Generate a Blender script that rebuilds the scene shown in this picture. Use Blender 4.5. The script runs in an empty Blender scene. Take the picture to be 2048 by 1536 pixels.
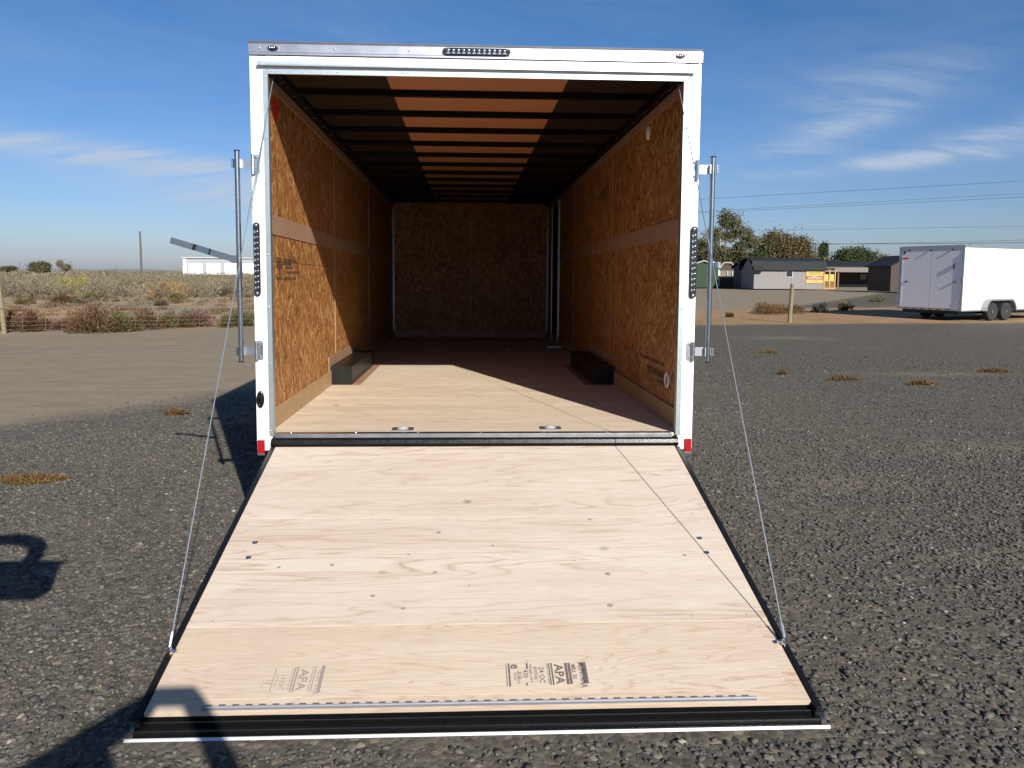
import bpy, bmesh, math, random
import numpy as np
from mathutils import Matrix, Vector

S = bpy.context.scene
C = S.collection
R = math.radians
random.seed(7)

# ------------------------------------------------------------------ camera
RX = Vector((0.99900544, -0.04411617, 0.00647206))
UP = Vector((-0.00233957, 0.09308821, 0.99565512))
FW = Vector((0.04452696, 0.99468002, -0.09289241))
EYE = Vector((-0.064, -4.533, 1.600))
FOC, PX0, PY0 = 1543.0, 1002.07, 689.36          # in pixels of the 2048 x 1536 photograph
cam = bpy.data.cameras.new('camera')
cam.lens = 27.123
cam.sensor_width = 36.0
cam.shift_x = 0.010708
cam.shift_y = -0.038398
cam.clip_start = 0.02
cam.clip_end = 8000
co = bpy.data.objects.new('camera', cam)
C.objects.link(co)
co.matrix_world = Matrix(((RX.x, UP.x, -FW.x, EYE.x), (RX.y, UP.y, -FW.y, EYE.y), (RX.z, UP.z, -FW.z, EYE.z), (0, 0, 0, 1)))
S.camera = co

# ------------------------------------------------------------------ world, sun, exposure
LIGHT = Vector((-0.31365, 0.82574, -0.46880)).normalized()
S.view_settings.view_transform = 'Standard'
S.view_settings.look = 'None'
S.view_settings.exposure = 0.62
S.view_settings.gamma = 1.0
S.view_settings.use_curve_mapping = False

w = bpy.data.worlds.new('World')
S.world = w
w.use_nodes = True
nt = w.node_tree
nt.nodes.clear()


class NT:
    """small node-tree helper"""
    def __init__(s, tree):
        s.t = tree

    def n(s, typ, props=None, ins=None, out=0):
        nd = s.t.nodes.new('ShaderNode' + typ)
        for k, v in (props or {}).items():
            setattr(nd, k, v)
        for k, v in (ins or {}).items():
            sk = nd.inputs[k]
            if isinstance(v, bpy.types.NodeSocket):
                s.t.links.new(v, sk)
            else:
                if hasattr(sk, 'default_value') and hasattr(sk.default_value, '__len__') and len(sk.default_value) == 4 and len(v) == 3:
                    v = (*v, 1)
                sk.default_value = v
        return nd.outputs[out]

    def m(s, op, a, b=0.0, c=None, clamp=False):
        ins = {0: a, 1: b}
        if c is not None:
            ins[2] = c
        return s.n('Math', {'operation': op, 'use_clamp': clamp}, ins)

    def mix(s, f, a, b, blend='MIX'):
        nd = s.t.nodes.new('ShaderNodeMix')
        nd.data_type = 'RGBA'
        nd.blend_type = blend
        for i, v in ((0, f), (6, a), (7, b)):
            if isinstance(v, bpy.types.NodeSocket):
                s.t.links.new(v, nd.inputs[i])
            else:
                nd.inputs[i].default_value = v if i == 0 else (*v[:3], 1)
        return nd.outputs[2]

    def ramp(s, f, stops, interp='LINEAR'):
        nd = s.t.nodes.new('ShaderNodeValToRGB')
        nd.color_ramp.interpolation = interp
        el = nd.color_ramp.elements
        while len(el) < len(stops):
            el.new(0.5)
        for e, (p, c) in zip(el, stops):
            e.position = p
            e.color = (c, c, c, 1) if isinstance(c, (int, float)) else (*c[:3], 1)
        s.t.links.new(f, nd.inputs[0])
        return nd.outputs[0]

    def mapv(s, v, loc=(0, 0, 0), rot=(0, 0, 0), sc=(1, 1, 1)):
        return s.n('Mapping', {}, {0: v, 1: loc, 2: rot, 3: sc})

    def noise(s, v, scale, detail=3, rough=0.5, dist=0.0, out=0):
        return s.n('TexNoise', {}, {'Vector': v, 'Scale': scale, 'Detail': detail, 'Roughness': rough, 'Distortion': dist}, out)


g = NT(nt)
sky = nt.nodes.new('ShaderNodeTexSky')
sky.sky_type = 'NISHITA'
sky.sun_disc = False
sky.sun_elevation = math.asin(-LIGHT.z)
sky.sun_rotation = math.atan2(-LIGHT.x, -LIGHT.y)
sky.altitude = 300
sky.air_density = 1.0
sky.dust_density = 0.6
sky.ozone_density = 2.6
tc = g.n('TexCoord', out=0)
sep = nt.nodes.new('ShaderNodeSeparateXYZ')
nt.links.new(tc, sep.inputs[0])
sx, sy, sz = sep.outputs
az = g.m('ARCTAN2', sx, sy)                        # radians, 0 = north (+Y)
cv = nt.nodes.new('ShaderNodeCombineXYZ')
nt.links.new(az, cv.inputs[0])
nt.links.new(sz, cv.inputs[1])


def streak(rot, sc, seed):
    v = g.mapv(cv.outputs[0], (seed, seed * .7, 0), (0, 0, rot), (1, 1, 1))
    v = g.mapv(v, (0, 0, 0), (0, 0, 0), sc)
    return g.ramp(g.noise(v, 1.0, 6, 0.62, 0.6), [(0.36, 0.0), (0.70, 1.0)])


def puff(a0, z0, wa, wz, slope):
    da = g.m('SUBTRACT', az, a0)
    dz = g.m('SUBTRACT', g.m('SUBTRACT', sz, z0), g.m('MULTIPLY', da, slope))
    q = g.m('ADD', g.m('POWER', g.m('DIVIDE', g.m('ABSOLUTE', da), wa), 2.0), g.m('POWER', g.m('DIVIDE', g.m('ABSOLUTE', dz), wz), 2.0))
    return g.m('EXPONENT', g.m('MULTIPLY', q, -1.0))


st1 = streak(0.16, (9, 52, 1), 3.1)
st2 = streak(-0.20, (7, 52, 1), 8.4)
tot = None
for args, st, k in [((0.485, 0.205, 0.085, 0.030, 0.10), st1, 0.62), ((0.44, 0.165, 0.07, 0.014, 0.22), st1, 0.60),
                    ((0.52, 0.128, 0.135, 0.0085, 0.055), st1, 1.15), ((0.60, 0.148, 0.09, 0.012, 0.18), st1, 0.75),
                    ((0.40, 0.142, 0.06, 0.006, 0.03), st1, 0.35),
                    ((-0.33, 0.118, 0.17, 0.016, -0.12), st2, 1.05), ((-0.27, 0.085, 0.15, 0.020, -0.10), st2, 0.95),
                    ((-0.46, 0.130, 0.12, 0.012, -0.04), st2, 0.8), ((-0.20, 0.132, 0.05, 0.008, -0.25), st2, 0.8)]:
    t = g.m('MULTIPLY', g.m('MULTIPLY', puff(*args), g.m('ADD', g.m('MULTIPLY', st, 0.84), 0.16)), k)
    tot = t if tot is None else g.m('ADD', tot, t)
gen = g.m('MULTIPLY', streak(0.05, (4, 22, 1), 5.0), 0.10)     # faint high cirrus everywhere
tot = g.m('MINIMUM', g.m('ADD', tot, gen), 0.8)
tint = g.ramp(sz, [(0.0, (0.62, 0.67, 0.96)), (0.04, (0.68, 0.77, 1.04)), (0.14, (0.58, 0.78, 1.08)), (0.30, (0.44, 0.74, 1.04)), (1.0, (0.46, 0.72, 1.0))])
skyc = g.mix(1.0, sky.outputs[0], tint, 'MULTIPLY')
cl = g.mix(tot, skyc, (5.4, 6.3, 7.6))
bg = g.n('Background', {}, {'Color': cl, 'Strength': 0.061})
wo = nt.nodes.new('ShaderNodeOutputWorld')
nt.links.new(bg, wo.inputs[0])

sun = bpy.data.lights.new('sun', 'SUN')
sun.energy = 5.0
sun.angle = R(0.53)
sun.color = (1.0, 0.95, 0.86)
so = bpy.data.objects.new('sun', sun)
C.objects.link(so)
so.rotation_euler = LIGHT.to_track_quat('-Z', 'Y').to_euler()
so.location = (6, -14, 9)


def ray(px, py):
    return RX * ((px - PX0) / FOC) - UP * ((py - PY0) / FOC) + FW


def gp(px, py, z=0.0):
    """ground point seen at a pixel of the photograph"""
    d = ray(px, py)
    return EYE + d * ((z - EYE.z) / d.z)


# ------------------------------------------------------------------ mesh helpers
def link(o, parent=None):
    C.objects.link(o)
    if parent is not None:
        o.parent = parent
    return o


def tag(o, label=None, cat=None, group=None, kind=None):
    for k, v in (('label', label), ('category', cat), ('group', group), ('kind', kind)):
        if v:
            o[k] = v
    return o


def empty(name, loc, rz=0.0, label=None, cat=None, group=None):
    o = bpy.data.objects.new(name, None)
    o.empty_display_size = 0.2
    link(o)
    o.location = loc
    o.rotation_euler = (0, 0, rz)
    return tag(o, label, cat, group)


class MB:
    def __init__(s):
        s.v, s.f = [], []

    def add(s, vs, fs, M=None):
        b = len(s.v)
        s.v += [tuple(M @ Vector(p)) if M else tuple(p) for p in vs]
        s.f += [tuple(i + b for i in f) for f in fs]
        return s

    def box(s, x0, x1, y0, y1, z0, z1, M=None):
        return s.add([(x0, y0, z0), (x1, y0, z0), (x1, y1, z0), (x0, y1, z0), (x0, y0, z1), (x1, y0, z1), (x1, y1, z1), (x0, y1, z1)],
                     [(0, 3, 2, 1), (4, 5, 6, 7), (0, 1, 5, 4), (1, 2, 6, 5), (2, 3, 7, 6), (3, 0, 4, 7)], M)

    def prism(s, poly, axis, a, b, M=None):
        """poly: 2D points; extruded along axis from a to b"""
        def P(u, v, t):
            return {'x': (t, u, v), 'y': (u, t, v), 'z': (u, v, t)}[axis]
        n = len(poly)
        vs = [P(u, v, a) for u, v in poly] + [P(u, v, b) for u, v in poly]
        fs = [tuple(range(n))[::-1], tuple(range(n, 2 * n))] + [(i, (i + 1) % n, n + (i + 1) % n, n + i) for i in range(n)]
        return s.add(vs, fs, M)

    def tube(s, pts, r, n=8, cap=True, M=None):
        pts = [Vector(p) for p in pts]
        rs = r if isinstance(r, (list, tuple)) else [r] * len(pts)
        vs, fs = [], []
        ref = Vector((0.31, 0.17, 0.93))
        for i, p in enumerate(pts):
            d = (pts[min(i + 1, len(pts) - 1)] - pts[max(i - 1, 0)]).normalized()
            rr = ref if abs(d.dot(ref)) < 0.95 else Vector((1, 0, 0))
            u = d.cross(rr).normalized()
            v = d.cross(u)
            for k in range(n):
                a = 2 * math.pi * k / n
                vs.append(p + (u * math.cos(a) + v * math.sin(a)) * rs[i])
        for i in range(len(pts) - 1):
            for k in range(n):
                fs.append((i * n + k, i * n + (k + 1) % n, (i + 1) * n + (k + 1) % n, (i + 1) * n + k))
        if cap:
            fs.append(tuple(range(n))[::-1])
            fs.append(tuple(range((len(pts) - 1) * n, len(pts) * n)))
        return s.add(vs, fs, M)

    def lathe(s, prof, n=24, M=None):
        """profile of (radius, height) turned about Z"""
        vs, fs = [], []
        for r, h in prof:
            for k in range(n):
                a = 2 * math.pi * k / n
                vs.append((r * math.cos(a), r * math.sin(a), h))
        for i in range(len(prof) - 1):
            for k in range(n):
                fs.append((i * n + k, i * n + (k + 1) % n, (i + 1) * n + (k + 1) % n, (i + 1) * n + k))
        fs.append(tuple(range(n))[::-1])
        fs.append(tuple(range((len(prof) - 1) * n, len(prof) * n)))
        return s.add(vs, fs, M)

    def dome(s, c, r, h, axis=(0, 0, 1), n=8, M=None):
        q = Vector((0, 0, 1)).rotation_difference(Vector(axis)).to_matrix().to_4x4()
        T = Matrix.Translation(c) @ q
        if M:
            T = M @ T
        return s.lathe([(r, 0), (r * .85, h * .6), (r * .4, h)], n, T)

    def build(s, name, mat, parent=None, smooth=False, bevel=0.0, loc=None):
        me = bpy.data.meshes.new(name)
        me.from_pydata(s.v, [], s.f)
        me.update()
        bm = bmesh.new()
        bm.from_mesh(me)
        bmesh.ops.recalc_face_normals(bm, faces=bm.faces)
        if bevel:
            bmesh.ops.remove_doubles(bm, verts=bm.verts, dist=1e-5)
            ed = [e for e in bm.edges if len(e.link_faces) == 2 and e.calc_face_angle(0) > 0.6]
            bmesh.ops.bevel(bm, geom=ed, offset=bevel, segments=2, affect='EDGES', clamp_overlap=True)
        bm.to_mesh(me)
        bm.free()
        if smooth:
            me.polygons.foreach_set('use_smooth', [True] * len(me.polygons))
            try:
                me.set_sharp_from_angle(angle=R(40))
            except Exception:
                pass
        me.materials.append(mat)
        o = bpy.data.objects.new(name, me)
        link(o, parent)
        if loc:
            o.location = loc
        return o


def np_mesh(name, V, F, mat, parent=None, tone=None):
    """V (n,3), F (m,k) arrays; tone: one value per face"""
    me = bpy.data.meshes.new(name)
    V = np.asarray(V, np.float32)
    F = np.asarray(F, np.int32)
    m, k = F.shape
    me.vertices.add(len(V))
    me.vertices.foreach_set('co', V.ravel())
    me.loops.add(m * k)
    me.loops.foreach_set('vertex_index', F.ravel())
    me.polygons.add(m)
    me.polygons.foreach_set('loop_start', np.arange(0, m * k, k, dtype=np.int32))
    me.polygons.foreach_set('loop_total', np.full(m, k, np.int32))
    me.update(calc_edges=True)
    if tone is not None:
        at = me.attributes.new('tone', 'FLOAT', 'FACE')
        at.data.foreach_set('value', np.asarray(tone, np.float32))
    me.materials.append(mat)
    o = bpy.data.objects.new(name, me)
    return link(o, parent)


def copy_thing(o, parent=None):
    c = o.copy()
    C.objects.link(c)
    c.parent = parent
    for ch in list(o.children):
        copy_thing(ch, c)
    return c


# ------------------------------------------------------------------ materials
class MAT(NT):
    def __init__(s, name):
        s.mat = bpy.data.materials.new(name)
        s.mat.use_nodes = True
        s.t = s.mat.node_tree
        s.t.nodes.clear()
        s.out = s.t.nodes.new('ShaderNodeOutputMaterial')
        s.b = s.t.nodes.new('ShaderNodeBsdfPrincipled')
        s.t.links.new(s.b.outputs[0], s.out.inputs[0])

    def set(s, **k):
        names = {'color': 'Base Color', 'rough': 'Roughness', 'metal': 'Metallic', 'spec': 'Specular IOR Level', 'normal': 'Normal', 'coat': 'Coat Weight'}
        for a, v in k.items():
            sk = s.b.inputs[names[a]]
            if isinstance(v, bpy.types.NodeSocket):
                s.t.links.new(v, sk)
            else:
                sk.default_value = (*v, 1) if a == 'color' else v
        return s

    def bump(s, h, strength=0.3, dist=0.01):
        return s.n('Bump', {}, {'Height': h, 'Strength': strength, 'Distance': dist})

    def obj(s):
        return s.n('TexCoord', out=3)

    def pos(s):
        return s.n('NewGeometry', out=0)


def simple(name, col, rough=0.5, metal=0.0, var=0.12, scale=12.0, spec=0.5, bump=0.0):
    """plain paint / metal / plastic with slight uneven tone and wear"""
    a = MAT(name)
    v = a.obj()
    f = a.noise(v, scale, 4, 0.6)
    c = a.mix(f, tuple(x * (1 - var) for x in col), tuple(min(1, x * (1 + var)) for x in col))
    dr_ = .025 if metal > .5 else .07
    rr = a.ramp(a.noise(v, scale * 2.3, 3), [(0.3, max(0.03, rough - dr_)), (0.7, min(1, rough + dr_))])
    a.set(color=c, rough=rr, metal=metal, spec=spec)
    if bump:
        a.set(normal=a.bump(a.noise(v, scale * 6, 3), bump, 0.004))
    return a.mat


def plywood(name, light, dark, across='y', seed=0.0, grain=1.0, knots=True):
    """rotary-cut veneer: contour lines of a stretched noise field, fine pores, knots"""
    a = MAT(name)
    v0 = a.obj()
    info = a.n('ObjectInfo', out=5)
    off = a.n('CombineXYZ', {}, {0: a.m('MULTIPLY', info, 17.0), 1: a.m('MULTIPLY', info, 29.0), 2: seed})
    v = a.n('VectorMath', {'operation': 'ADD'}, {0: v0, 1: off})
    sc = {'y': (0.55, 5.6, 5.6), 'x': (5.6, .55, 5.6), 'z': (.55, 5.6, 5.6)}[across]
    vs = a.mapv(v, (0, 0, 0), (0, 0, 0), sc)
    field = a.noise(vs, 1.0, 3.5, 0.50, 0.35)
    fr = a.m('FRACT', a.m('MULTIPLY', field, 13.0 * grain))
    line = a.ramp(fr, [(0.0, 1.0), (0.07, 0.35), (0.30, 0.04), (0.80, 0.06), (1.0, 0.9)])
    amt = a.ramp(a.noise(vs, 0.8, 2), [(0.35, 0.15), (0.7, 1.0)])
    pores = a.noise(a.mapv(v, (0, 0, 0), (0, 0, 0), tuple(x * 14 for x in sc)), 1.0, 4, 0.65)
    blot = a.noise(a.mapv(v, (3, 1, 0), (0, 0, 0), tuple(x * 0.8 for x in sc)), 1.0, 3, 0.6)
    c = a.mix(a.ramp(blot, [(0.35, 0.0), (0.7, 1.0)]), light, tuple(l * .72 + d * .28 for l, d in zip(light, dark)))
    c = a.mix(a.m('MULTIPLY', a.m('MULTIPLY', line, amt), 0.80), c, dark)
    c = a.mix(a.ramp(pores, [(0.42, 0.0), (0.72, 0.22)]), c, dark)
    if knots:
        vk = a.mapv(v, (0, 0, 0), (0, 0, 0), {'y': (2.2, 3.1, 3.1), 'x': (3.1, 2.2, 3.1), 'z': (2.2, 3.1, 3.1)}[across])
        d = a.n('TexVoronoi', {'feature': 'F1'}, {'Vector': vk, 'Scale': 1.0, 'Randomness': 1.0}, 0)
        pick = a.n('TexVoronoi', {'feature': 'F1'}, {'Vector': vk, 'Scale': 1.0, 'Randomness': 1.0}, 1)
        sel = a.m('GREATER_THAN', a.n('SeparateColor', {}, {0: pick}, 0), 0.62)
        k = a.m('MULTIPLY', a.ramp(d, [(0.018, 1.0), (0.04, 0.55), (0.075, 0.0)]), sel)
        c = a.mix(a.m('MULTIPLY', k, 0.75), c, tuple(x * .30 for x in dark))
    sm = a.m('MULTIPLY', a.ramp(a.noise(v, 2.3, 5, 0.7), [(0.50, 0.0), (0.75, 0.16)]), a.ramp(a.noise(v, 19, 4, 0.7), [(0.35, 0.3), (0.6, 1.0)]))
    c = a.mix(sm, c, (0.16, 0.13, 0.10))
    scr = a.noise(a.mapv(v, (0, 0, 0), (0, 0, 1.2), (2.0, 60, 20)), 1.0, 2, 0.5)
    c = a.mix(a.ramp(scr, [(0.70, 0.0), (0.78, 0.12)]), c, dark)
    h = a.m('ADD', a.m('MULTIPLY', pores, 0.6), a.m('MULTIPLY', line, -0.4))
    a.set(color=c, rough=a.ramp(pores, [(0.3, 0.55), (0.7, 0.72)]), spec=0.35, normal=a.bump(h, 0.18, 0.003))
    return a.mat


def osb(name, dark, mid, lite):
    """oriented strand board: several layers of elongated chips at different angles"""
    a = MAT(name)
    v = a.obj()
    info = a.n('ObjectInfo', out=5)
    off = a.n('CombineXYZ', {}, {0: a.m('MULTIPLY', info, 9.0), 1: a.m('MULTIPLY', info, 31.0), 2: a.m('MULTIPLY', info, 13.0)})
    v = a.n('VectorMath', {'operation': 'ADD'}, {0: v, 1: off})
    # side walls lie in YZ, the front wall in XZ: fold x and y into one axis
    sp = a.t.nodes.new('ShaderNodeSeparateXYZ')
    a.t.links.new(v, sp.inputs[0])
    uv = a.n('CombineXYZ', {}, {0: a.m('ADD', sp.outputs[1], sp.outputs[0]), 1: sp.outputs[2], 2: 0.0})
    wob = a.n('VectorMath', {'operation': 'SCALE'}, {0: a.noise(uv, 9, 2, out=1), 3: 0.008})
    uv = a.n('VectorMath', {'operation': 'ADD'}, {0: uv, 1: wob})
    col = None
    hh = None
    for i, ang in enumerate((1.3, 1.85, 0.45, 2.6, 1.1)):
        vv = a.mapv(uv, (i * 3.7, i * 1.3, 0), (0, 0, ang), (1, 1, 1))
        vv = a.mapv(vv, (0, 0, 0), (0, 0, 0), (13, 50, 1))
        vo = a.t.nodes.new('ShaderNodeTexVoronoi')
        vo.voronoi_dimensions = '2D'
        a.t.links.new(vv, vo.inputs['Vector'])
        vo.inputs['Scale'].default_value = 1.0
        sc = a.n('SeparateColor', {}, {0: vo.outputs[1]}, 0)
        ed = a.ramp(vo.outputs[0], [(0.35, 1.0), (0.75, 0.72)])
        fib = a.noise(a.mapv(vv, (0, 0, 0), (0, 0, 0), (0.6, 5, 1)), 1.0, 3, 0.6)
        ci = a.ramp(sc, [(0.0, tuple(x * .6 for x in dark)), (0.05, tuple(d * .7 + m * .3 for d, m in zip(dark, mid))), (0.24, tuple(d * .25 + m * .75 for d, m in zip(dark, mid))), (0.52, mid), (0.84, tuple(m * .5 + l * .5 for m, l in zip(mid, lite))), (0.96, lite)])
        ci = a.mix(0.85, ci, ed, 'MULTIPLY')
        ci = a.mix(a.ramp(fib, [(0.35, 0.24), (0.65, 0.0)]), ci, dark)
        if col is None:
            col, hh = ci, sc
        else:
            sel = a.m('GREATER_THAN', a.n('SeparateColor', {}, {0: vo.outputs[1]}, 1), 0.62)
            col = a.mix(sel, col, ci)
            hh = a.n('Mix', {'data_type': 'FLOAT'}, {0: sel, 2: hh, 3: sc})
    big = a.noise(uv, 1.6, 2)
    col = a.mix(a.ramp(big, [(0.35, 0.0), (0.7, 0.30)]), col, dark)
    a.set(color=col, rough=0.58, spec=0.4, normal=a.bump(hh, 0.25, 0.003))
    return a.mat


def tone_mat(name, stops, rough=0.85, spec=0.2, translucent=0.0, noise=0.0):
    """colour chosen by a per-face tone value: leaves, blades, stones"""
    a = MAT(name)
    t = a.n('Attribute', {'attribute_name': 'tone'}, out=2)
    c = a.ramp(t, stops)
    if noise:
        f = a.noise(a.pos(), 60, 4, 0.7)
        c = a.mix(noise, c, a.ramp(f, [(0.3, 0.25), (0.7, 0.85)]), 'OVERLAY')
    a.set(color=c, rough=rough, spec=spec)
    if translucent:
        tr = a.n('BsdfTranslucent', {}, {'Color': c})
        mx = a.n('MixShader', {}, {0: translucent, 1: a.b.outputs[0], 2: tr})
        a.t.links.new(mx, a.out.inputs[0])
    return a.mat


M = {}
M['white'] = simple('white_aluminium_skin', (0.80, 0.80, 0.80), 0.38, 0, 0.03, 6)
M['white2'] = simple('white_trailer_paint', (0.78, 0.79, 0.81), 0.30, 0, 0.03, 3)
M['alu'] = simple('bare_aluminium', (0.55, 0.56, 0.59), 0.32, 1.0, 0.03, 8)
M['cap'] = simple('ribbed_aluminium_cap', (0.40, 0.41, 0.45), 0.34, 0.9, 0.02, 5)
M['edge'] = simple('bright_edge_metal', (0.66, 0.66, 0.68), 0.40, 0.5, 0.03, 9)
M['pipe'] = simple('galvanised_pipe', (0.26, 0.29, 0.32), 0.30, 0.95, 0.14, 25)
M['flat'] = simple('polished_flat_bar', (0.34, 0.36, 0.38), 0.14, 1.0, 0.06, 12)
M['galv'] = simple('galvanised_steel', (0.44, 0.49, 0.51), 0.38, 0.8, 0.16, 30)
M['zinc'] = simple('zinc_plated_steel', (0.60, 0.62, 0.64), 0.28, 1.0, 0.12, 40)
M['chrome'] = simple('bright_zinc', (0.75, 0.76, 0.77), 0.14, 1.0, 0.06, 20)
M['black'] = simple('black_painted_steel', (0.007, 0.007, 0.008), 0.32, 0, 0.3, 30, 0.35)
M['gloss'] = simple('glossy_black_rib', (0.010, 0.010, 0.011), 0.16, 0, 0.2, 40)
M['pan'] = simple('stamped_steel_pan', (0.20, 0.21, 0.23), 0.25, 0.6, 0.05, 30)
M['hinge'] = simple('dull_zinc_hinge', (0.27, 0.27, 0.295), 0.5, 0.4, 0.05, 20)
M['rubber'] = simple('black_rubber', (0.005, 0.005, 0.005), 0.30, 0, 0.3, 25, 0.30, 0.12)
M['boxpaint'] = simple('wheel_box_black', (0.008, 0.0075, 0.0065), 0.40, 0, 0.5, 9, 0.3)
M['bowblack'] = simple('roof_bow_black', (0.004, 0.004, 0.004), 0.6, 0, 0.2, 9, 0.1)
M['redref'] = simple('red_reflector', (0.30, 0.006, 0.012), 0.25, 0, 0.15, 60)
M['redlab'] = simple('red_sticker', (0.70, 0.02, 0.015), 0.5, 0, 0.05, 10)
M['lens'] = simple('clear_lamp_lens', (0.36, 0.40, 0.42), 0.18, 0.6, 0.1, 60)
M['smoke'] = simple('smoked_lamp_housing', (0.015, 0.016, 0.020), 0.18, 0, 0.2, 60)
M['vent'] = simple('white_plastic', (0.75, 0.75, 0.72), 0.4, 0, 0.05, 30)
M['ink'] = simple('black_stamp_ink', (0.115, 0.095, 0.090), 0.8, 0, 0.4, 90)
M['inkgrey'] = simple('faded_stamp_ink', (0.26, 0.21, 0.19), 0.8, 0, 0.35, 120)
M['inkbrown'] = simple('osb_stamp_ink', (0.055, 0.030, 0.016), 0.8, 0, 0.4, 120)
M['tyre'] = simple('tyre_rubber', (0.020, 0.020, 0.020), 0.8, 0, 0.3, 30)
M['rim'] = simple('dark_rim', (0.06, 0.06, 0.065), 0.35, 0.5, 0.2, 30)
M['fender'] = simple('fender_grey', (0.35, 0.36, 0.37), 0.4, 0.5, 0.1, 20)
M['ply'] = plywood('ramp_plywood', (0.575, 0.495, 0.415), (0.33, 0.215, 0.145))
M['ply_end'] = plywood('ramp_tail_plywood', (0.540, 0.450, 0.355), (0.32, 0.195, 0.125), grain=1.9, knots=False)
M['ply_floor'] = plywood('floor_plywood', (0.70, 0.590, 0.455), (0.30, 0.18, 0.10))
M['kick'] = plywood('kick_board', (0.40, 0.27, 0.145), (0.25, 0.14, 0.06), across='z', knots=False)
M['strip'] = plywood('brown_cover_strip', (0.34, 0.205, 0.130), (0.24, 0.13, 0.08), across='z', grain=0.6, knots=False)
M['osb'] = osb('osb_wall', (0.15, 0.048, 0.012), (0.385, 0.160, 0.042), (0.62, 0.37, 0.150))
M['liner'] = simple('brown_roof_liner', (0.43, 0.165, 0.064), 0.7, 0, 0.12, 5)
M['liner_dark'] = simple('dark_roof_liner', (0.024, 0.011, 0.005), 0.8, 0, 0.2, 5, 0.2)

# gravel stones
M['stone'] = tone_mat('crushed_basalt', [(0.0, (0.034, 0.032, 0.029)), (0.35, (0.066, 0.062, 0.055)), (0.62, (0.097, 0.090, 0.077)), (0.82, (0.130, 0.114, 0.090)), (0.93, (0.17, 0.138, 0.095)), (1.0, (0.25, 0.225, 0.19))], 0.75, 0.35, noise=0.35)


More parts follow.
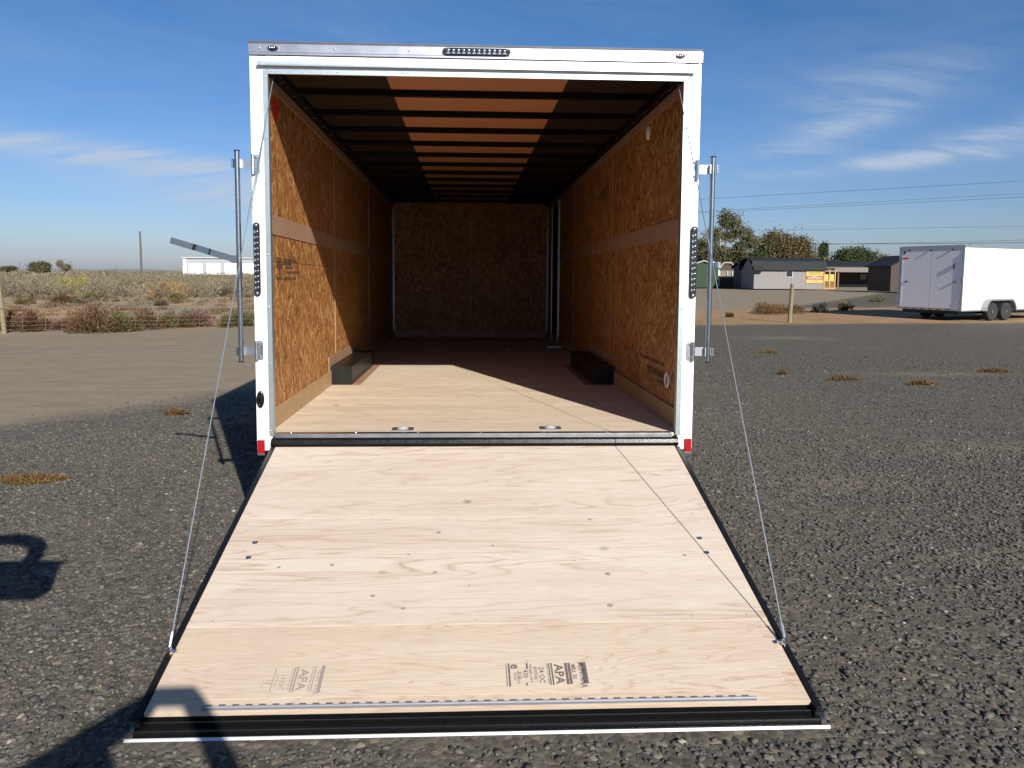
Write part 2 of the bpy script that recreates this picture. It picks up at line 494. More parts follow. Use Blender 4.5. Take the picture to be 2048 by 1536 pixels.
# ------------------------------------------------------------------ ground
def ground_material():
    a = MAT('gravel_and_dirt')
    p = a.pos()
    sp = a.t.nodes.new('ShaderNodeSeparateXYZ')
    a.t.links.new(p, sp.inputs[0])
    x, y = sp.outputs[0], sp.outputs[1]
    wob = a.m('MULTIPLY', a.m('SUBTRACT', a.noise(p, 0.55, 4, 0.65), 0.5), 3.2)
    # gravel: stones as cells, tone patches, fine dust
    vo = a.t.nodes.new('ShaderNodeTexVoronoi')
    a.t.links.new(p, vo.inputs['Vector'])
    vo.inputs['Scale'].default_value = 38
    cell = a.n('SeparateColor', {}, {0: vo.outputs[1]}, 0)
    c1 = a.ramp(cell, [(0.0, (0.050, 0.048, 0.044)), (0.4, (0.092, 0.088, 0.079)), (0.75, (0.130, 0.122, 0.108)), (0.95, (0.175, 0.152, 0.122)), (1.0, (0.30, 0.28, 0.24))])
    vo2 = a.t.nodes.new('ShaderNodeTexVoronoi')
    a.t.links.new(p, vo2.inputs['Vector'])
    vo2.inputs['Scale'].default_value = 11
    cell2 = a.n('SeparateColor', {}, {0: vo2.outputs[1]}, 1)
    c1 = a.mix(a.ramp(cell2, [(0.0, 0.30), (0.5, 0.0)]), c1, (0.055, 0.053, 0.050))
    patch = a.noise(p, 0.8, 5, 0.7)
    c1 = a.mix(a.ramp(patch, [(0.38, 0.0), (0.75, 0.55)]), c1, (0.140, 0.122, 0.096))
    c1 = a.mix(1.0, c1, a.ramp(a.m('ADD', a.m('MULTIPLY', x, 0.12), 0.4), [(0.0, (1.00, 0.945, 0.87)), (1.0, (0.82, 0.78, 0.71))]), 'MULTIPLY')
    fine = a.noise(p, 140, 3, 0.7)
    c1 = a.mix(0.35, c1, a.ramp(fine, [(0.3, 0.2), (0.7, 0.8)]), 'OVERLAY')
    # dirt: grey-brown, long wheel streaks
    str_ = a.noise(a.mapv(p, (0, 0, 0), (0, 0, -0.30), (0.10, 2.2, 1)), 1.0, 5, 0.6)
    d1 = a.mix(a.ramp(str_, [(0.3, 0.25), (0.7, 0.75)]), (0.172, 0.142, 0.103), (0.240, 0.192, 0.133))
    peb = a.n('TexVoronoi', {}, {'Vector': p, 'Scale': 22.0}, 0)
    d1 = a.mix(a.ramp(peb, [(0.08, 0.35), (0.2, 0.0)]), d1, (0.10, 0.095, 0.088))
    d1 = a.mix(0.30, d1, a.ramp(a.noise(a.mapv(p, (0, 0, 0), (0, 0, -0.30), (1.0, 3.0, 1)), 1.3, 6, 0.7), [(0.3, 0.25), (0.7, 0.8)]), 'OVERLAY')
    d1 = a.mix(a.ramp(a.n('TexVoronoi', {}, {'Vector': p, 'Scale': 6.0}, 0), [(0.03, 0.8), (0.06, 0.0)]), d1, (0.30, 0.27, 0.23))
    d1 = a.mix(0.50, d1, a.ramp(a.noise(p, 45, 5, 0.75), [(0.3, 0.25), (0.7, 0.8)]), 'OVERLAY')
    # left side is dirt
    s = a.m('SUBTRACT', a.m('MULTIPLY', a.m('ADD', x, 4.75), 2.06), a.m('MULTIPLY', a.m('SUBTRACT', y, 3.45), 1.45))
    md = a.ramp(a.m('ADD', a.m('MULTIPLY', a.m('ADD', s, wob), -0.22), 0.5), [(0.30, 0.0), (0.70, 1.0)])
    # strip of bare soil right of the trailer, 20-32 m out
    e0 = a.m('SUBTRACT', y, a.m('ADD', a.m('MULTIPLY', a.m('SUBTRACT', x, 8.1), 0.15), 19.6))
    e1 = a.m('SUBTRACT', a.m('ADD', a.m('MULTIPLY', a.m('SUBTRACT', x, 11.8), 0.42), 29.6), y)
    wob2 = a.m('MULTIPLY', a.m('SUBTRACT', a.noise(p, 0.35, 4, 0.65), 0.5), 4.0)
    ms = a.m('MULTIPLY', a.ramp(a.m('ADD', a.m('ADD', e0, a.m('MULTIPLY', wob2, 0.3)), 0.5), [(0.0, 0.0), (1.0, 1.0)]), a.ramp(a.m('ADD', a.m('MULTIPLY', a.m('ADD', e1, wob2), 0.4), 0.5), [(0.0, 0.0), (1.0, 1.0)]))
    soil = a.mix(a.ramp(a.noise(p, 0.9, 5, 0.65), [(0.35, 0.0), (0.65, 1.0)]), (0.24, 0.160, 0.098), (0.33, 0.20, 0.095))
    soil = a.mix(0.4, soil, a.ramp(a.noise(p, 9, 5, 0.75), [(0.3, 0.2), (0.7, 0.8)]), 'OVERLAY')
    # range land beyond the fence on the left
    mf = a.m('MULTIPLY', a.ramp(a.m('ADD', a.m('MULTIPLY', a.m('ADD', a.m('SUBTRACT', y, a.m('ADD', a.m('MULTIPLY', x, 0.55), 21.0)), wob), 0.4), 0.5), [(0.0, 0.0), (1.0, 1.0)]), a.ramp(a.m('ADD', a.m('MULTIPLY', x, -0.5), 0.5), [(0.0, 0.0), (1.0, 1.0)]))
    fld = a.noise(a.mapv(p, (0, 0, 0), (0, 0, 0), (0.22, 0.5, 1)), 1.0, 5, 0.65)
    f1 = a.ramp(fld, [(0.33, (0.215, 0.180, 0.145)), (0.50, (0.27, 0.205, 0.135)), (0.60, (0.40, 0.235, 0.10)), (0.75, (0.30, 0.24, 0.13))])
    f1 = a.mix(0.4, f1, a.ramp(a.noise(p, 7, 5, 0.75), [(0.3, 0.2), (0.7, 0.8)]), 'OVERLAY')
    c = a.mix(md, c1, d1)
    c = a.mix(ms, c, soil)
    c = a.mix(mf, c, f1)
    # a few sandy smears in the gravel
    for cx, cy, rx_, ry_ in ((7.5, 7.6, 1.1, 0.28), (8.0, 14.6, 1.0, 0.5), (3.0, 1.2, 0.6, 0.25), (3.3, -0.4, 0.7, 0.15), (4.5, 2.2, 0.7, 0.3)):
        q = a.m('ADD', a.m('POWER', a.m('ABSOLUTE', a.m('DIVIDE', a.m('SUBTRACT', x, cx), rx_)), 2.0), a.m('POWER', a.m('ABSOLUTE', a.m('DIVIDE', a.m('SUBTRACT', y, cy), ry_)), 2.0))
        q = a.m('MULTIPLY', a.m('EXPONENT', a.m('MULTIPLY', q, -1.0)), a.ramp(a.noise(p, 4, 4, 0.7), [(0.3, 0.3), (0.6, 0.9)]))
        c = a.mix(a.m('MULTIPLY', q, 0.7), c, (0.21, 0.165, 0.118))
    keep = a.m('SUBTRACT', 1.0, a.m('MAXIMUM', md, mf))
    h = a.m('MULTIPLY', a.m('SUBTRACT', 1.0, vo.outputs[0]), a.m('ADD', a.m('MULTIPLY', keep, 0.45), 0.05))
    h = a.m('ADD', h, a.m('MULTIPLY', a.noise(p, 3.0, 5, 0.7), 1.2))
    a.set(color=c, rough=0.9, spec=0.2, normal=a.bump(h, 0.6, 0.014))
    return a.mat


mb = MB()
n = 3500
mb.add([(-n, -n, 0), (n, -n, 0), (n, n, 0), (-n, n, 0)], [(0, 1, 2, 3)])
tag(mb.build('ground', ground_material()), kind='structure')


def stone_variants(k, rng, sub):
    bm = bmesh.new()
    if sub:
        bmesh.ops.create_icosphere(bm, subdivisions=1, radius=1)
    else:
        bmesh.ops.create_icosphere(bm, subdivisions=1, radius=1)
        bmesh.ops.delete(bm, geom=[f for f in bm.faces if f.calc_center_median().z < -0.45], context='FACES')
    bm.verts.ensure_lookup_table()
    base = np.array([v.co[:] for v in bm.verts])
    F = np.array([[v.index for v in f.verts] for f in bm.faces])
    bm.free()
    out = []
    for _ in range(k):
        v = base * (1 + rng.uniform(-.32, .32, (len(base), 1)))
        # knock flat facets off
        for _ in range(6):
            d = rng.normal(size=3)
            d /= np.linalg.norm(d)
            lim = rng.uniform(.42, .80)
            t = v @ d
            v = v - np.where(t > lim, t - lim, 0)[:, None] * d
        v *= np.array([1, rng.uniform(.55, .95), rng.uniform(.35, .65)])
        out.append(v)
    return np.array(out), F


def is_gravel(x, y, rng):
    s = (x + 4.75) * 2.06 - (y - 3.45) * 1.45
    return s + rng.normal(size=len(x)) * 0.9 > 0.2


def gravel(name, n, dmin, dmax, s0, s1, seed, sub):
    rng = np.random.default_rng(seed)
    a = rng.uniform(-R(46), R(48), n * 2) + R(2.6)
    d = np.sqrt(rng.uniform(dmin ** 2, dmax ** 2, n * 2))
    x, y = EYE.x + np.sin(a) * d, EYE.y + np.cos(a) * d
    ok = is_gravel(x, y, rng) & ~((np.abs(x) < 1.235) & (y > -2.048))
    # the gravel lies in drifts: thin it where fines show
    ph = np.sin(x * 1.7 + 2 * np.sin(y * .9)) * np.sin(y * 2.1 + 1.3 * np.sin(x * 1.1))
    ok &= rng.uniform(size=n * 2) < 0.80 + 0.35 * ph
    x, y = x[ok][:n], y[ok][:n]
    m = len(x)
    sv, F = stone_variants(24, rng, sub)
    size = s0 * (s1 / s0) ** (rng.uniform(size=m) ** 1.6)
    th = rng.uniform(0, 6.283, m)
    V = sv[rng.integers(0, 24, m)] * size[:, None, None]
    # tilt about x then turn about z
    t = rng.normal(0, .35, m)
    ct, st = np.cos(t)[:, None], np.sin(t)[:, None]
    Y = V[:, :, 1] * ct - V[:, :, 2] * st
    Z = V[:, :, 1] * st + V[:, :, 2] * ct
    c, s_ = np.cos(th)[:, None], np.sin(th)[:, None]
    X2 = V[:, :, 0] * c - Y * s_
    Y2 = V[:, :, 0] * s_ + Y * c
    zc = size * rng.uniform(-0.20, 0.34, m)
    P = np.stack([X2 + x[:, None], Y2 + y[:, None], Z + zc[:, None]], -1).reshape(-1, 3)
    k = sv.shape[1]
    FF = (F[None] + (np.arange(m) * k)[:, None, None]).reshape(-1, 3)
    tone = np.clip(rng.beta(1.5, 1.8, m) * 0.92 + 0.02, 0, 1)
    tone = tone * np.where(x > 0.5, .80, .97)
    odd = rng.uniform(size=m)
    tone = np.where(odd > 0.988, rng.uniform(.93, 1, m), tone)
    o = np_mesh(name, P, FF, M['stone'], None, np.repeat(tone, len(F)))
    return tag(o, kind='stuff')


gravel('gravel', 88000, 1.6, 8.4, 0.0060, 0.0225, 1, True)
gravel('gravel', 30000, 8.0, 17.0, 0.010, 0.024, 2, False)

# ------------------------------------------------------------------ the trailer
DZ = 0.665          # floor height above the ground at the rear
trl = empty('cargo_trailer', (0, 0, -0.02), 0, 'white enclosed cargo trailer standing open with its plywood rear ramp lowered onto the gravel', 'trailer')
trl.rotation_euler.x = -0.0105
OFF = (0, 0, DZ)
L = 7.90
WI, WO = 1.245, 1.295


def part(mb_, name, mat, parent=trl, **k):
    return mb_.build(name, mat, parent, loc=OFF if parent is trl else None, **k)


def screws(pts, axis, r=0.006, h=0.004, name='screw', parent=None, mat=None):
    b = MB()
    for p in pts:
        b.dome(p, r, h, axis, 7)
    o = b.build(name, mat or M['zinc'], parent, smooth=True)
    return tag(o, kind='stuff')


# --- side walls
def arch_poly(y0, y1, z0, z1):
    pts = [(y0, z0)]
    cy, ra = 2.915, 0.80
    for i in range(13):
        t = math.pi * i / 12
        pts.append((cy - ra * math.cos(t), z0 + 0.27 * math.sin(t)))
    return pts + [(y1, z0), (y1, z1), (y0, z1)]


walls = {}
for sgn in (-1, 1):
    b = MB()
    xa, xb = sorted((sgn * WO, sgn * 1.262))
    b.prism(arch_poly(0.0, L + 0.06, -0.10, 2.172), 'x', xa, xb)
    wl = part(b, 'side_wall', M['white'])
    walls[sgn] = wl
    for r0, r1 in ((0.002, 1.239), (1.241, 2.1365)):
        for y0, y1 in ((0.012, 2.438), (2.442, 4.878), (4.882, 7.318), (7.322, L)):
            xa, xb = sorted((sgn * WI, sgn * (WI + 0.013)))
            MB().box(xa, xb, y0, y1, r0, r1).build('osb_panel', M['osb'], wl)
    xa, xb = sorted((sgn * WI, sgn * (WI - 0.005)))
    MB().box(xa, xb, 0.012, L - .01, 1.182, 1.300).build('cover_strip', M['strip'], wl)
    for yj in (2.44, 4.88, 7.32):
        for z0, z1 in ((0.122 if yj != 2.44 else 0.25, 1.181), (1.301, 2.045)):
            MB().box(xa, xb, yj - .017, yj + .017, z0, z1).build('joint_strip', M['strip'], wl)
    xa, xb = sorted((sgn * WI, sgn * (WI - 0.007)))
    MB().box(xa, xb, 0.012, L - .01, 2.046, 2.136).build('top_strip', M['strip'], wl)
    xa, xb = sorted((sgn * WI, sgn * (WI - 0.016)))
    for y0, y1 in ((0.014, 2.138), (3.692, L - .02)):
        MB().box(xa, xb, y0, y1, 0.001, 0.121).build('kick_board', M['kick'], wl, bevel=0.002)
    screws([(sgn * (WI - .005), y, z) for y in [.25 + .405 * i for i in range(18)] for z in (1.205, 1.278)] + [(sgn * (WI - .007), y, 2.07) for y in [.2 + .405 * i for i in range(18)]], (-sgn, 0, 0), .0045, .002, 'strip_screw', wl, M['zinc'])
    # panel printing
    b = MB()
    xs = sgn * (WI - 0.001)
    rng = random.Random(5 + sgn)

    def ink(y0, y1, z0, z1):
        xa_, xb_ = sorted((xs, xs + sgn * .0006))
        b.box(xa_, xb_, y0, y1, z0, z1)
    if sgn < 0:
        for r in range(6):                                          # dark block of printed bars
            z = 1.045 - r * .0125
            ink(.335, .465, z - .009, z)
        ink(.385, .42, .93, .972)
        for z, y0, y1 in ((1.035, .50, .88), (1.012, .50, .74), (.985, .55, .78), (.955, .56, .98), (.915, .33, .86)):
            y = y0
            while y < y1:
                wd = rng.uniform(.014, .034)
                ink(y, y + wd, z - .010, z + .010)
                ink(y + wd * .2, y + wd * .5, z - .013, z + .004)
                y += wd + rng.uniform(.008, .018)
        ink(.012, 2.43, 1.0175, 1.0205)                             # snapped chalk line
    else:
        for z, y0, y1 in ((.30, .45, .95), (.275, .45, .90), (.235, .34, .62), (1.77, 2.62, 3.05), (1.735, 2.62, 3.2), (1.70, 2.7, 3.0), (.36, .5, 1.2)):
            y = y0
            while y < y1:
                wd = rng.uniform(.016, .04)
                ink(y, y + wd, z - .012, z + .012)
                y += wd + rng.uniform(.008, .02)
    tag(b.build('panel_print', M['inkbrown'], wl), kind='stuff')

# red sticker and round fittings
MB().box(-WI, -WI + .001, 0.30, 0.43, 1.895, 2.01).build('red_sticker', M['redlab'], walls[-1])
for yy, zz, rr in ((1.078, 1.98, .052),):
    T = Matrix.Translation((WI, yy, zz)) @ Matrix.Rotation(R(-90), 4, 'Y')
    MB().lathe([(rr, 0), (rr, .006), (rr * .8, .012), (rr * .3, .014)], 24, T).build('round_vent', M['vent'], walls[1], smooth=True)
T = Matrix.Translation((WI, .391, .27)) @ Matrix.Rotation(R(-90), 4, 'Y')
ring = MB()
ring.tube([(WI - .004, .391 + .045 * math.cos(t * math.pi / 12), .27 + .045 * math.sin(t * math.pi / 12)) for t in range(25)], .008, 6, False)
ring.build('lamp_grommet', M['vent'], walls[1], smooth=True)
MB().lathe([(.040, 0), (.038, .004), (.01, .005)], 20, T).build('grommet_cap', M['liner'], walls[1], smooth=True)

# --- front wall
b = MB().box(-1.262, 1.262, L + .014, L + .06, -.10, 2.172)
fwl = part(b, 'front_wall', M['white'])
MB().box(-WI, -0.002, L, L + .013, .002, 2.150).build('osb_panel', M['osb'], fwl)
MB().box(0.002, WI, L, L + .013, .002, 2.150).build('osb_panel', M['osb'], fwl)
MB().box(-WI + .02, WI - .02, L - .016, L - .001, .001, .10).build('kick_board', M['kick'], fwl)
MB().box(-WI + .001, -WI + .03, L - .04, L - .002, .10, 2.05).build('corner_angle', M['pipe'], fwl)
MB().box(WI - .03, WI - .001, L - .04, L - .002, .10, 2.05).build('corner_angle', M['pipe'], fwl)
screws([(x, L - .001, z) for x, z in ((-.98, 1.30), (-.98, .98), (-.975, .66), (-.55, .95), (.72, 1.33), (.71, .97), (.71, .62), (.715, .27), (1.16, .95), (1.16, .56))], (0, -1, 0), .007, .004, 'wall_screw', fwl, M['chrome'])

# --- floor
b = MB().box(-1.262, 1.262, 0.0, L + .06, -.10, -.020)
flo = part(b, 'floor', M['black'])
for y0, y1 in ((0.002, 0.168), (0.170, 1.388), (1.391, 2.608), (2.611, 3.828), (3.831, 5.048), (5.051, 6.268), (6.271, L)):
    if y1 < .2:
        continue
    y0 = 0.002 if abs(y0 - .17) < .01 else y0
    MB().box(-WI + .001, WI - .001, y0, y1, -.019, 0.0).build('floor_panel', M['ply_floor'], flo, bevel=.0012)
MB().box(-1.19, 1.17, -.028, .030, -.0205, .004).build('threshold_plate', M['alu'], flo, bevel=.0015)
rub = MB()
rub.prism([(-.030, -.022), (-.030, -.066), (-.044, -.070), (-.050, -.050), (-.044, -.030), (-.034, -.021)], 'x', -1.205, 1.205)
rub.build('threshold_seal', M['rubber'], flo)


def d_ring(x, y):
    t = MB()
    p = [(-.058, -.046), (.058, -.046), (.066, -.038), (.066, .038), (.058, .046), (-.058, .046), (-.066, .038), (-.066, -.038)]
    t.prism([(x + a_, y + b_) for a_, b_ in p], 'z', .0, .004)
    o = t.build('tie_down_ring', M['pan'], flo, bevel=.001)
    t = MB()
    t.lathe([(.036, .0045), (.030, .009), (.018, .018), (.006, .022)], 18, Matrix.Translation((x, y, 0)))
    t.build('pan', M['edge'], None, smooth=True).parent = o
    return o


for x, y in ((-.452, .13), (.455, .15), (-.448, 5.62), (.478, 5.62)):
    d_ring(x, y)
screws([(x, .010, .004) for x in (-1.1, -.72, -.35, .02, .40, .78, 1.12)], (0, 0, 1), .006, .004, 'threshold_screw', flo)

# --- roof
b = MB().box(-1.262, 1.262, 0.02, L + .06, 2.174, 2.235)
roof = part(b, 'roof', M['white'])
MB().box(-.555, .555, .04, L, 2.1375, 2.150).build('roof_liner', M['liner'], roof)
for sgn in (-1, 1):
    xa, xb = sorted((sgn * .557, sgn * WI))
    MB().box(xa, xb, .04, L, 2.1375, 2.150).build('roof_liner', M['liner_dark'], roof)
    # dark wire tray in the corner
    xa, xb = sorted((sgn * 1.165, sgn * 1.237))
    MB().box(xa, xb, .06, L, 2.108, 2.137).build('corner_angle', M['bowblack'], roof)
    t = MB()
    for i in range(22):
        t.box(sgn * 1.20 - .012, sgn * 1.20 + .012, .34 + i * .34, .355 + i * .34, 2.1045, 2.1078)
    tag(t.build('wire_clip', M['zinc'], roof), kind='stuff')
bow = MB()
bow.prism([(-.030, 2.137), (-.024, 2.100), (.024, 2.100), (.030, 2.137)], 'x', -1.16, 1.16)
bow0 = bow.build('roof_bow', M['bowblack'], roof)
bow0.location.y = 0.615
for i in range(1, 12):
    o = bow0.copy()
    C.objects.link(o)
    o.location.y = 0.615 + i * 0.61
MB().tube([(1.185 + .01 * math.sin(i * 1.9), .1 + i * .155, 2.098 + .005 * math.sin(i * 1.3)) for i in range(50)], .004, 5).build('roof_wire', M['liner_dark'], roof)

# --- rear frame
b = MB()
for sgn in (-1, 1):
    xa, xb = sorted((sgn * WO, sgn * 1.206))
    b2 = MB()
    b2.prism([(xa, -.098), (xb, -.098), (xb, 2.168), (xa, 2.168)] if sgn < 0 else [(xa, -.098), (xb, -.098), (xb, 2.168), (xa, 2.168)], 'y', -.012, .0)
    if sgn < 0:
        frm = part(b2, 'rear_frame', M['white'], bevel=.003)
    else:
        b2.build('corner_post', M['white'], frm, bevel=.003)
MB().box(-1.2055, 1.2055, -.012, .035, 2.078, 2.1695).build('header', M['white'], frm, bevel=.002)
# return faces of the opening
for sgn in (-1, 1):
    xa, xb = sorted((sgn * 1.2065, sgn * 1.262))
    MB().box(xa, xb, .0005, .0115, .0, 2.075).build('jamb', M['white'], frm)
    xa, xb = sorted((sgn * 1.194, sgn * 1.222))
    t = MB()
    t.box(xa, xb, -.0155, -.0125, -.012, 2.097)
    xa2, xb2 = sorted((sgn * 1.194, sgn * 1.197))
    t.box(xa2, xb2, -.0124, .03, -.012, 2.066)
    t.build('edge_trim', M['galv'], frm)
MB().box(-1.193, 1.193, -.0155, -.0125, 2.069, 2.097).build('edge_trim', M['galv'], frm)
screws([(s_ * 1.211, -.0155, z) for s_ in (-1, 1) for z in (.02, .42, .75, 1.05, 1.46, 1.80, 2.05)] + [(x, -.0155, 2.085) for x in (-1.17, -.80, -.43, -.40, .05, .30, .67, 1.0, 1.17)], (0, -1, 0), .0055, .004, 'trim_screw', frm)
# seams in the white skin
t = MB()
for x in (-1.235, 1.235):
    t.box(x - .0008, x + .0008, -.0128, -.0121, 2.10, 2.168)
t.box(.25 - .0008, .25 + .0008, -.0128, -.0121, 2.11, 2.168)
tag(t.build('skin_seam', M['galv'], frm), kind='stuff')
# drip rail
t = MB()
t.prism([(-.0125, 2.139), (-.0155, 2.139), (-.017, 2.122), (-.040, 2.112), (-.040, 2.109), (-.0125, 2.115)], 'x', -1.252, 1.252)
dr = part(t, 'drip_rail', M['galv'])
screws([(x, -.0155, 2.131) for x in (-1.22, -.62, .0, .58, 1.20)], (0, -1, 0), .0055, .004, 'rail_screw', dr)
# aluminium roof cap with ribs
t = MB()
t.prism([(.05, 2.247), (-.024, 2.247), (-.026, 2.243), (-.024, 2.236), (-.019, 2.234), (-.019, 2.229), (-.023, 2.227), (-.023, 2.186), (-.020, 2.1845), (-.023, 2.183), (-.023, 2.173), (-.013, 2.172), (-.013, 2.200), (.05, 2.238)], 'x', -1.297, 1.297)
cap = part(t, 'roof_cap', M['cap'])
screws([(x, -.023, 2.207) for x in (-1.235, -.81, -.395, .43, .80, 1.235)], (0, -1, 0), .006, .004, 'cap_screw', cap)
for sgn in (-1, 1):
    t = MB()
    t.box(sgn * WO - .003, sgn * WO + .003, 0.03, L, 2.17, 2.245)
    t.build('side_cap', M['alu'], cap)


# lamps
def bar_light(length, n_led):
    """horizontal LED bar, long axis X, facing -Y, centred on the origin"""
    o = bpy.data.objects.new('light_bar', None)
    h = length / 2
    t = MB()
    t.box(-h + .022, h - .022, -.016, 0, -.0185, .0185)
    body = t.build('housing', M['smoke'], None, bevel=.003)
    for s_ in (-1, 1):
        t = MB()
        t.prism([(s_ * (h - .021), -.0165), (s_ * (h - .008), -.0165), (s_ * h, 0), (s_ * (h - .008), .0165), (s_ * (h - .021), .0165)], 'y', -.010, -.0005)
        t.dome((s_ * (h - .011), -.010, 0), .006, .003, (0, -1, 0), 8)
        t.build('end_cap', M['black'], body)
    t = MB()
    st = (length - .07) / (n_led - 1)
    for i in range(n_led):
        x = -h + .035 + i * st
        t.dome((x, -.016, .004), .0075, .003, (0, -1, 0), 8)
        t.prism([(x - st * .42, -.016), (x + st * .42, -.016), (x, .0)], 'y', -.0175, -.0162)
    tag(t.build('led_row', M['lens'], body, smooth=True), kind='stuff')
    return body


cl_ = bar_light(.390, 12)
cl_.name = 'light_bar'
cl_.parent = trl
cl_.location = (-.011, -.023, 2.2075 + DZ)


def marker(x):
    t = MB()
    pts = [(x + .030 * math.cos(a_), 2.206 + .0135 * math.sin(a_)) for a_ in [i * math.pi / 8 for i in range(16)]]
    t.prism(pts, 'y', -.033, -.023)
    o = part(t, 'marker_light', M['smoke'], bevel=.003)
    t = MB()
    for dx in (-.016, -.004, .008):
        t.dome((x + dx, -.033, 2.208), .005, .002, (0, -1, 0), 7)
    t.box(x - .036, x + .036, -.0245, -.0232, 2.190, 2.222)
    t.build('lens', M['cap'], o)


marker(-1.160)
marker(1.165)


def tail_light(x):
    t = MB()
    z0, z1, r = .830, 1.216, .0185
    pts = [(x + r * math.cos(a_), z1 + r * math.sin(a_)) for a_ in [i * math.pi / 8 for i in range(9)]] + [(x + r * math.cos(a_), z0 + r * math.sin(a_)) for a_ in [math.pi + i * math.pi / 8 for i in range(9)]]
    t.prism(pts, 'y', -.030, -.0125)
    o = part(t, 'tail_light', M['smoke'], bevel=.003)
    t = MB()
    for i in range(11):
        z = .862 + i * .032
        t.dome((x + .006, -.030, z), .0055, .003, (0, -1, 0), 8)
        t.prism([(x - .013, z - .012), (x + .001, z - .004), (x - .013, z + .006)], 'y', -.0318, -.0302)
    for z in (z0 - .002, z1 + .002):
        t.dome((x, -.030, z), .009, .004, (0, -1, 0), 8)
    tag(t.build('led_row', M['lens'], o, smooth=True), kind='stuff')


tail_light(-1.2715)
tail_light(1.2735)
for sgn in (-1, 1):
    t = MB().box(sgn * 1.270 - .021, sgn * 1.270 + .021, -.021, -.0125, -.112, -.034)
    o = part(t, 'reflector', M['redref'], bevel=.002)
    MB().box(sgn * 1.270 - .021, sgn * 1.270 + .021, -.0212, -.0125, -.124, -.1125).build('bracket', M['zinc'], o)
t = MB()
T = Matrix.Translation((-1.268, -.0125, .208)) @ Matrix.Rotation(R(90), 4, 'X') @ Matrix.Scale(1.0, 4)
t.lathe([(.022, 0), (.022, .012), (.018, .016), (.014, .016), (.012, .013), (.004, .016)], 20, T @ Matrix.Diagonal((1, 2.3, 1, 1)))
o = part(t, 'plug_holder', M['rubber'], smooth=True)
screws([(-1.268, -.014, .252), (-1.268, -.014, .163)], (0, -1, 0), .005, .014, 'plug_screw', o)


# lock bars swung out on hinge brackets
def lock_bar(sgn):
    xp, yp = sgn * 1.3665, -.045
    t = MB().tube([(xp, yp, .432), (xp, yp, 1.634)], .0145, 16)
    bar = part(t, 'lock_bar', M['pipe'], smooth=True)
    for za in (.430, 1.630):
        MB().tube([(xp, yp, za), (xp, yp, za + .0065)], .0162, 16).build('end_cap', M['black'], bar, smooth=True)
    for zc in (.495, 1.562):
        t = MB()
        # plate on the post with rounded corners
        x0, x1 = 1.247, 1.290
        p = [(sgn * x1, zc - .056), (sgn * (x0 + .010), zc - .056), (sgn * x0, zc - .046), (sgn * x0, zc + .046), (sgn * (x0 + .010), zc + .056), (sgn * x1, zc + .056)]
        t.prism(p, 'y', -.0165, -.0125)
        t.tube([(sgn * 1.283, -.026, zc - .056), (sgn * 1.283, -.026, zc + .056)], .011, 12)
        br = part(t, 'hinge_bracket', M['zinc'])
        for dz in (-.040, .040):
            MB().dome((sgn * 1.2655, -.0165, zc + dz), .0085, .008, (0, -1, 0), 10).build('bolt', M['chrome'], br, smooth=True)
        t = MB()
        t.box(*sorted((sgn * 1.293, sgn * 1.348)), -.034, -.030, zc - .026, zc + .026)
        t.box(*sorted((sgn * 1.345, sgn * 1.351)), -.062, -.030, zc - .026, zc + .026)
        t.build('strap', M['alu'], br)
        t = MB()
        t.box(*sorted((sgn * 1.384, sgn * 1.390)), yp - .02, yp + .02, zc - .024, zc + .024)
        for k in range(3):
            t.box(*sorted((sgn * 1.3905, sgn * 1.396)), yp - .02, yp + .02, zc - .022 + k * .017, zc - .012 + k * .017)
        t.build('bar_clamp', M['chrome'], br)
    # clevis and handle
    zc = 1.022
    if sgn < 0:
        d = Vector((-.958, -.03, .285)).normalized()
    else:
        d = Vector((.44, .895, -.05)).normalized()
    t = MB()
    hz = Vector((d.x, d.y, 0)).normalized()
    base = Vector((xp, yp, zc))
    Rm = Matrix.Translation(base) @ Matrix((( hz.x, -hz.y, 0, 0), (hz.y, hz.x, 0, 0), (0, 0, 1, 0), (0, 0, 0, 1)))
    pl = [(.010, -.021), (.036, -.021), (.046, -.016), (.052, -.006), (.052, .006), (.046, .016), (.036, .021), (.010, .021)]
    t.prism(pl, 'y', -.014, -.010, Rm)
    t.prism(pl, 'y', .010, .014, Rm)
    t.box(.010, .0135, -.0145, .0145, -.022, .022, Rm)
    t.dome((.036, -.0145, 0), .008, .005, (0, -1, 0), 10, Rm)
    t.build('clevis', M['pipe'], bar)
    # bent flat-bar handle
    q = d.to_track_quat('X', 'Z').to_matrix().to_4x4()
    Hm = Matrix.Translation(base + hz * .030) @ q
    prof = [(0, 0), (.135, 0.0), (.150, .016), (.225, .020), (.240, .004), (.365, 0.0)]
    th = .0045
    up = [(a_, b_ + th) for a_, b_ in prof]
    poly = prof + up[::-1]
    t = MB()
    nn = len(prof)
    for i in range(nn - 1):
        (a0, b0), (a1, b1) = prof[i], prof[i + 1]
        t.add([(a0, -b0, -.018), (a1, -b1, -.018), (a1, -b1, .018), (a0, -b0, .018), (a0, -b0 - th, -.018), (a1, -b1 - th, -.018), (a1, -b1 - th, .018), (a0, -b0 - th, .018)],
              [(0, 1, 2, 3), (4, 7, 6, 5), (0, 4, 5, 1), (3, 2, 6, 7), (0, 3, 7, 4), (1, 5, 6, 2)], Hm)
    t.build('handle', M['flat'], bar)


lock_bar(-1)
lock_bar(1)

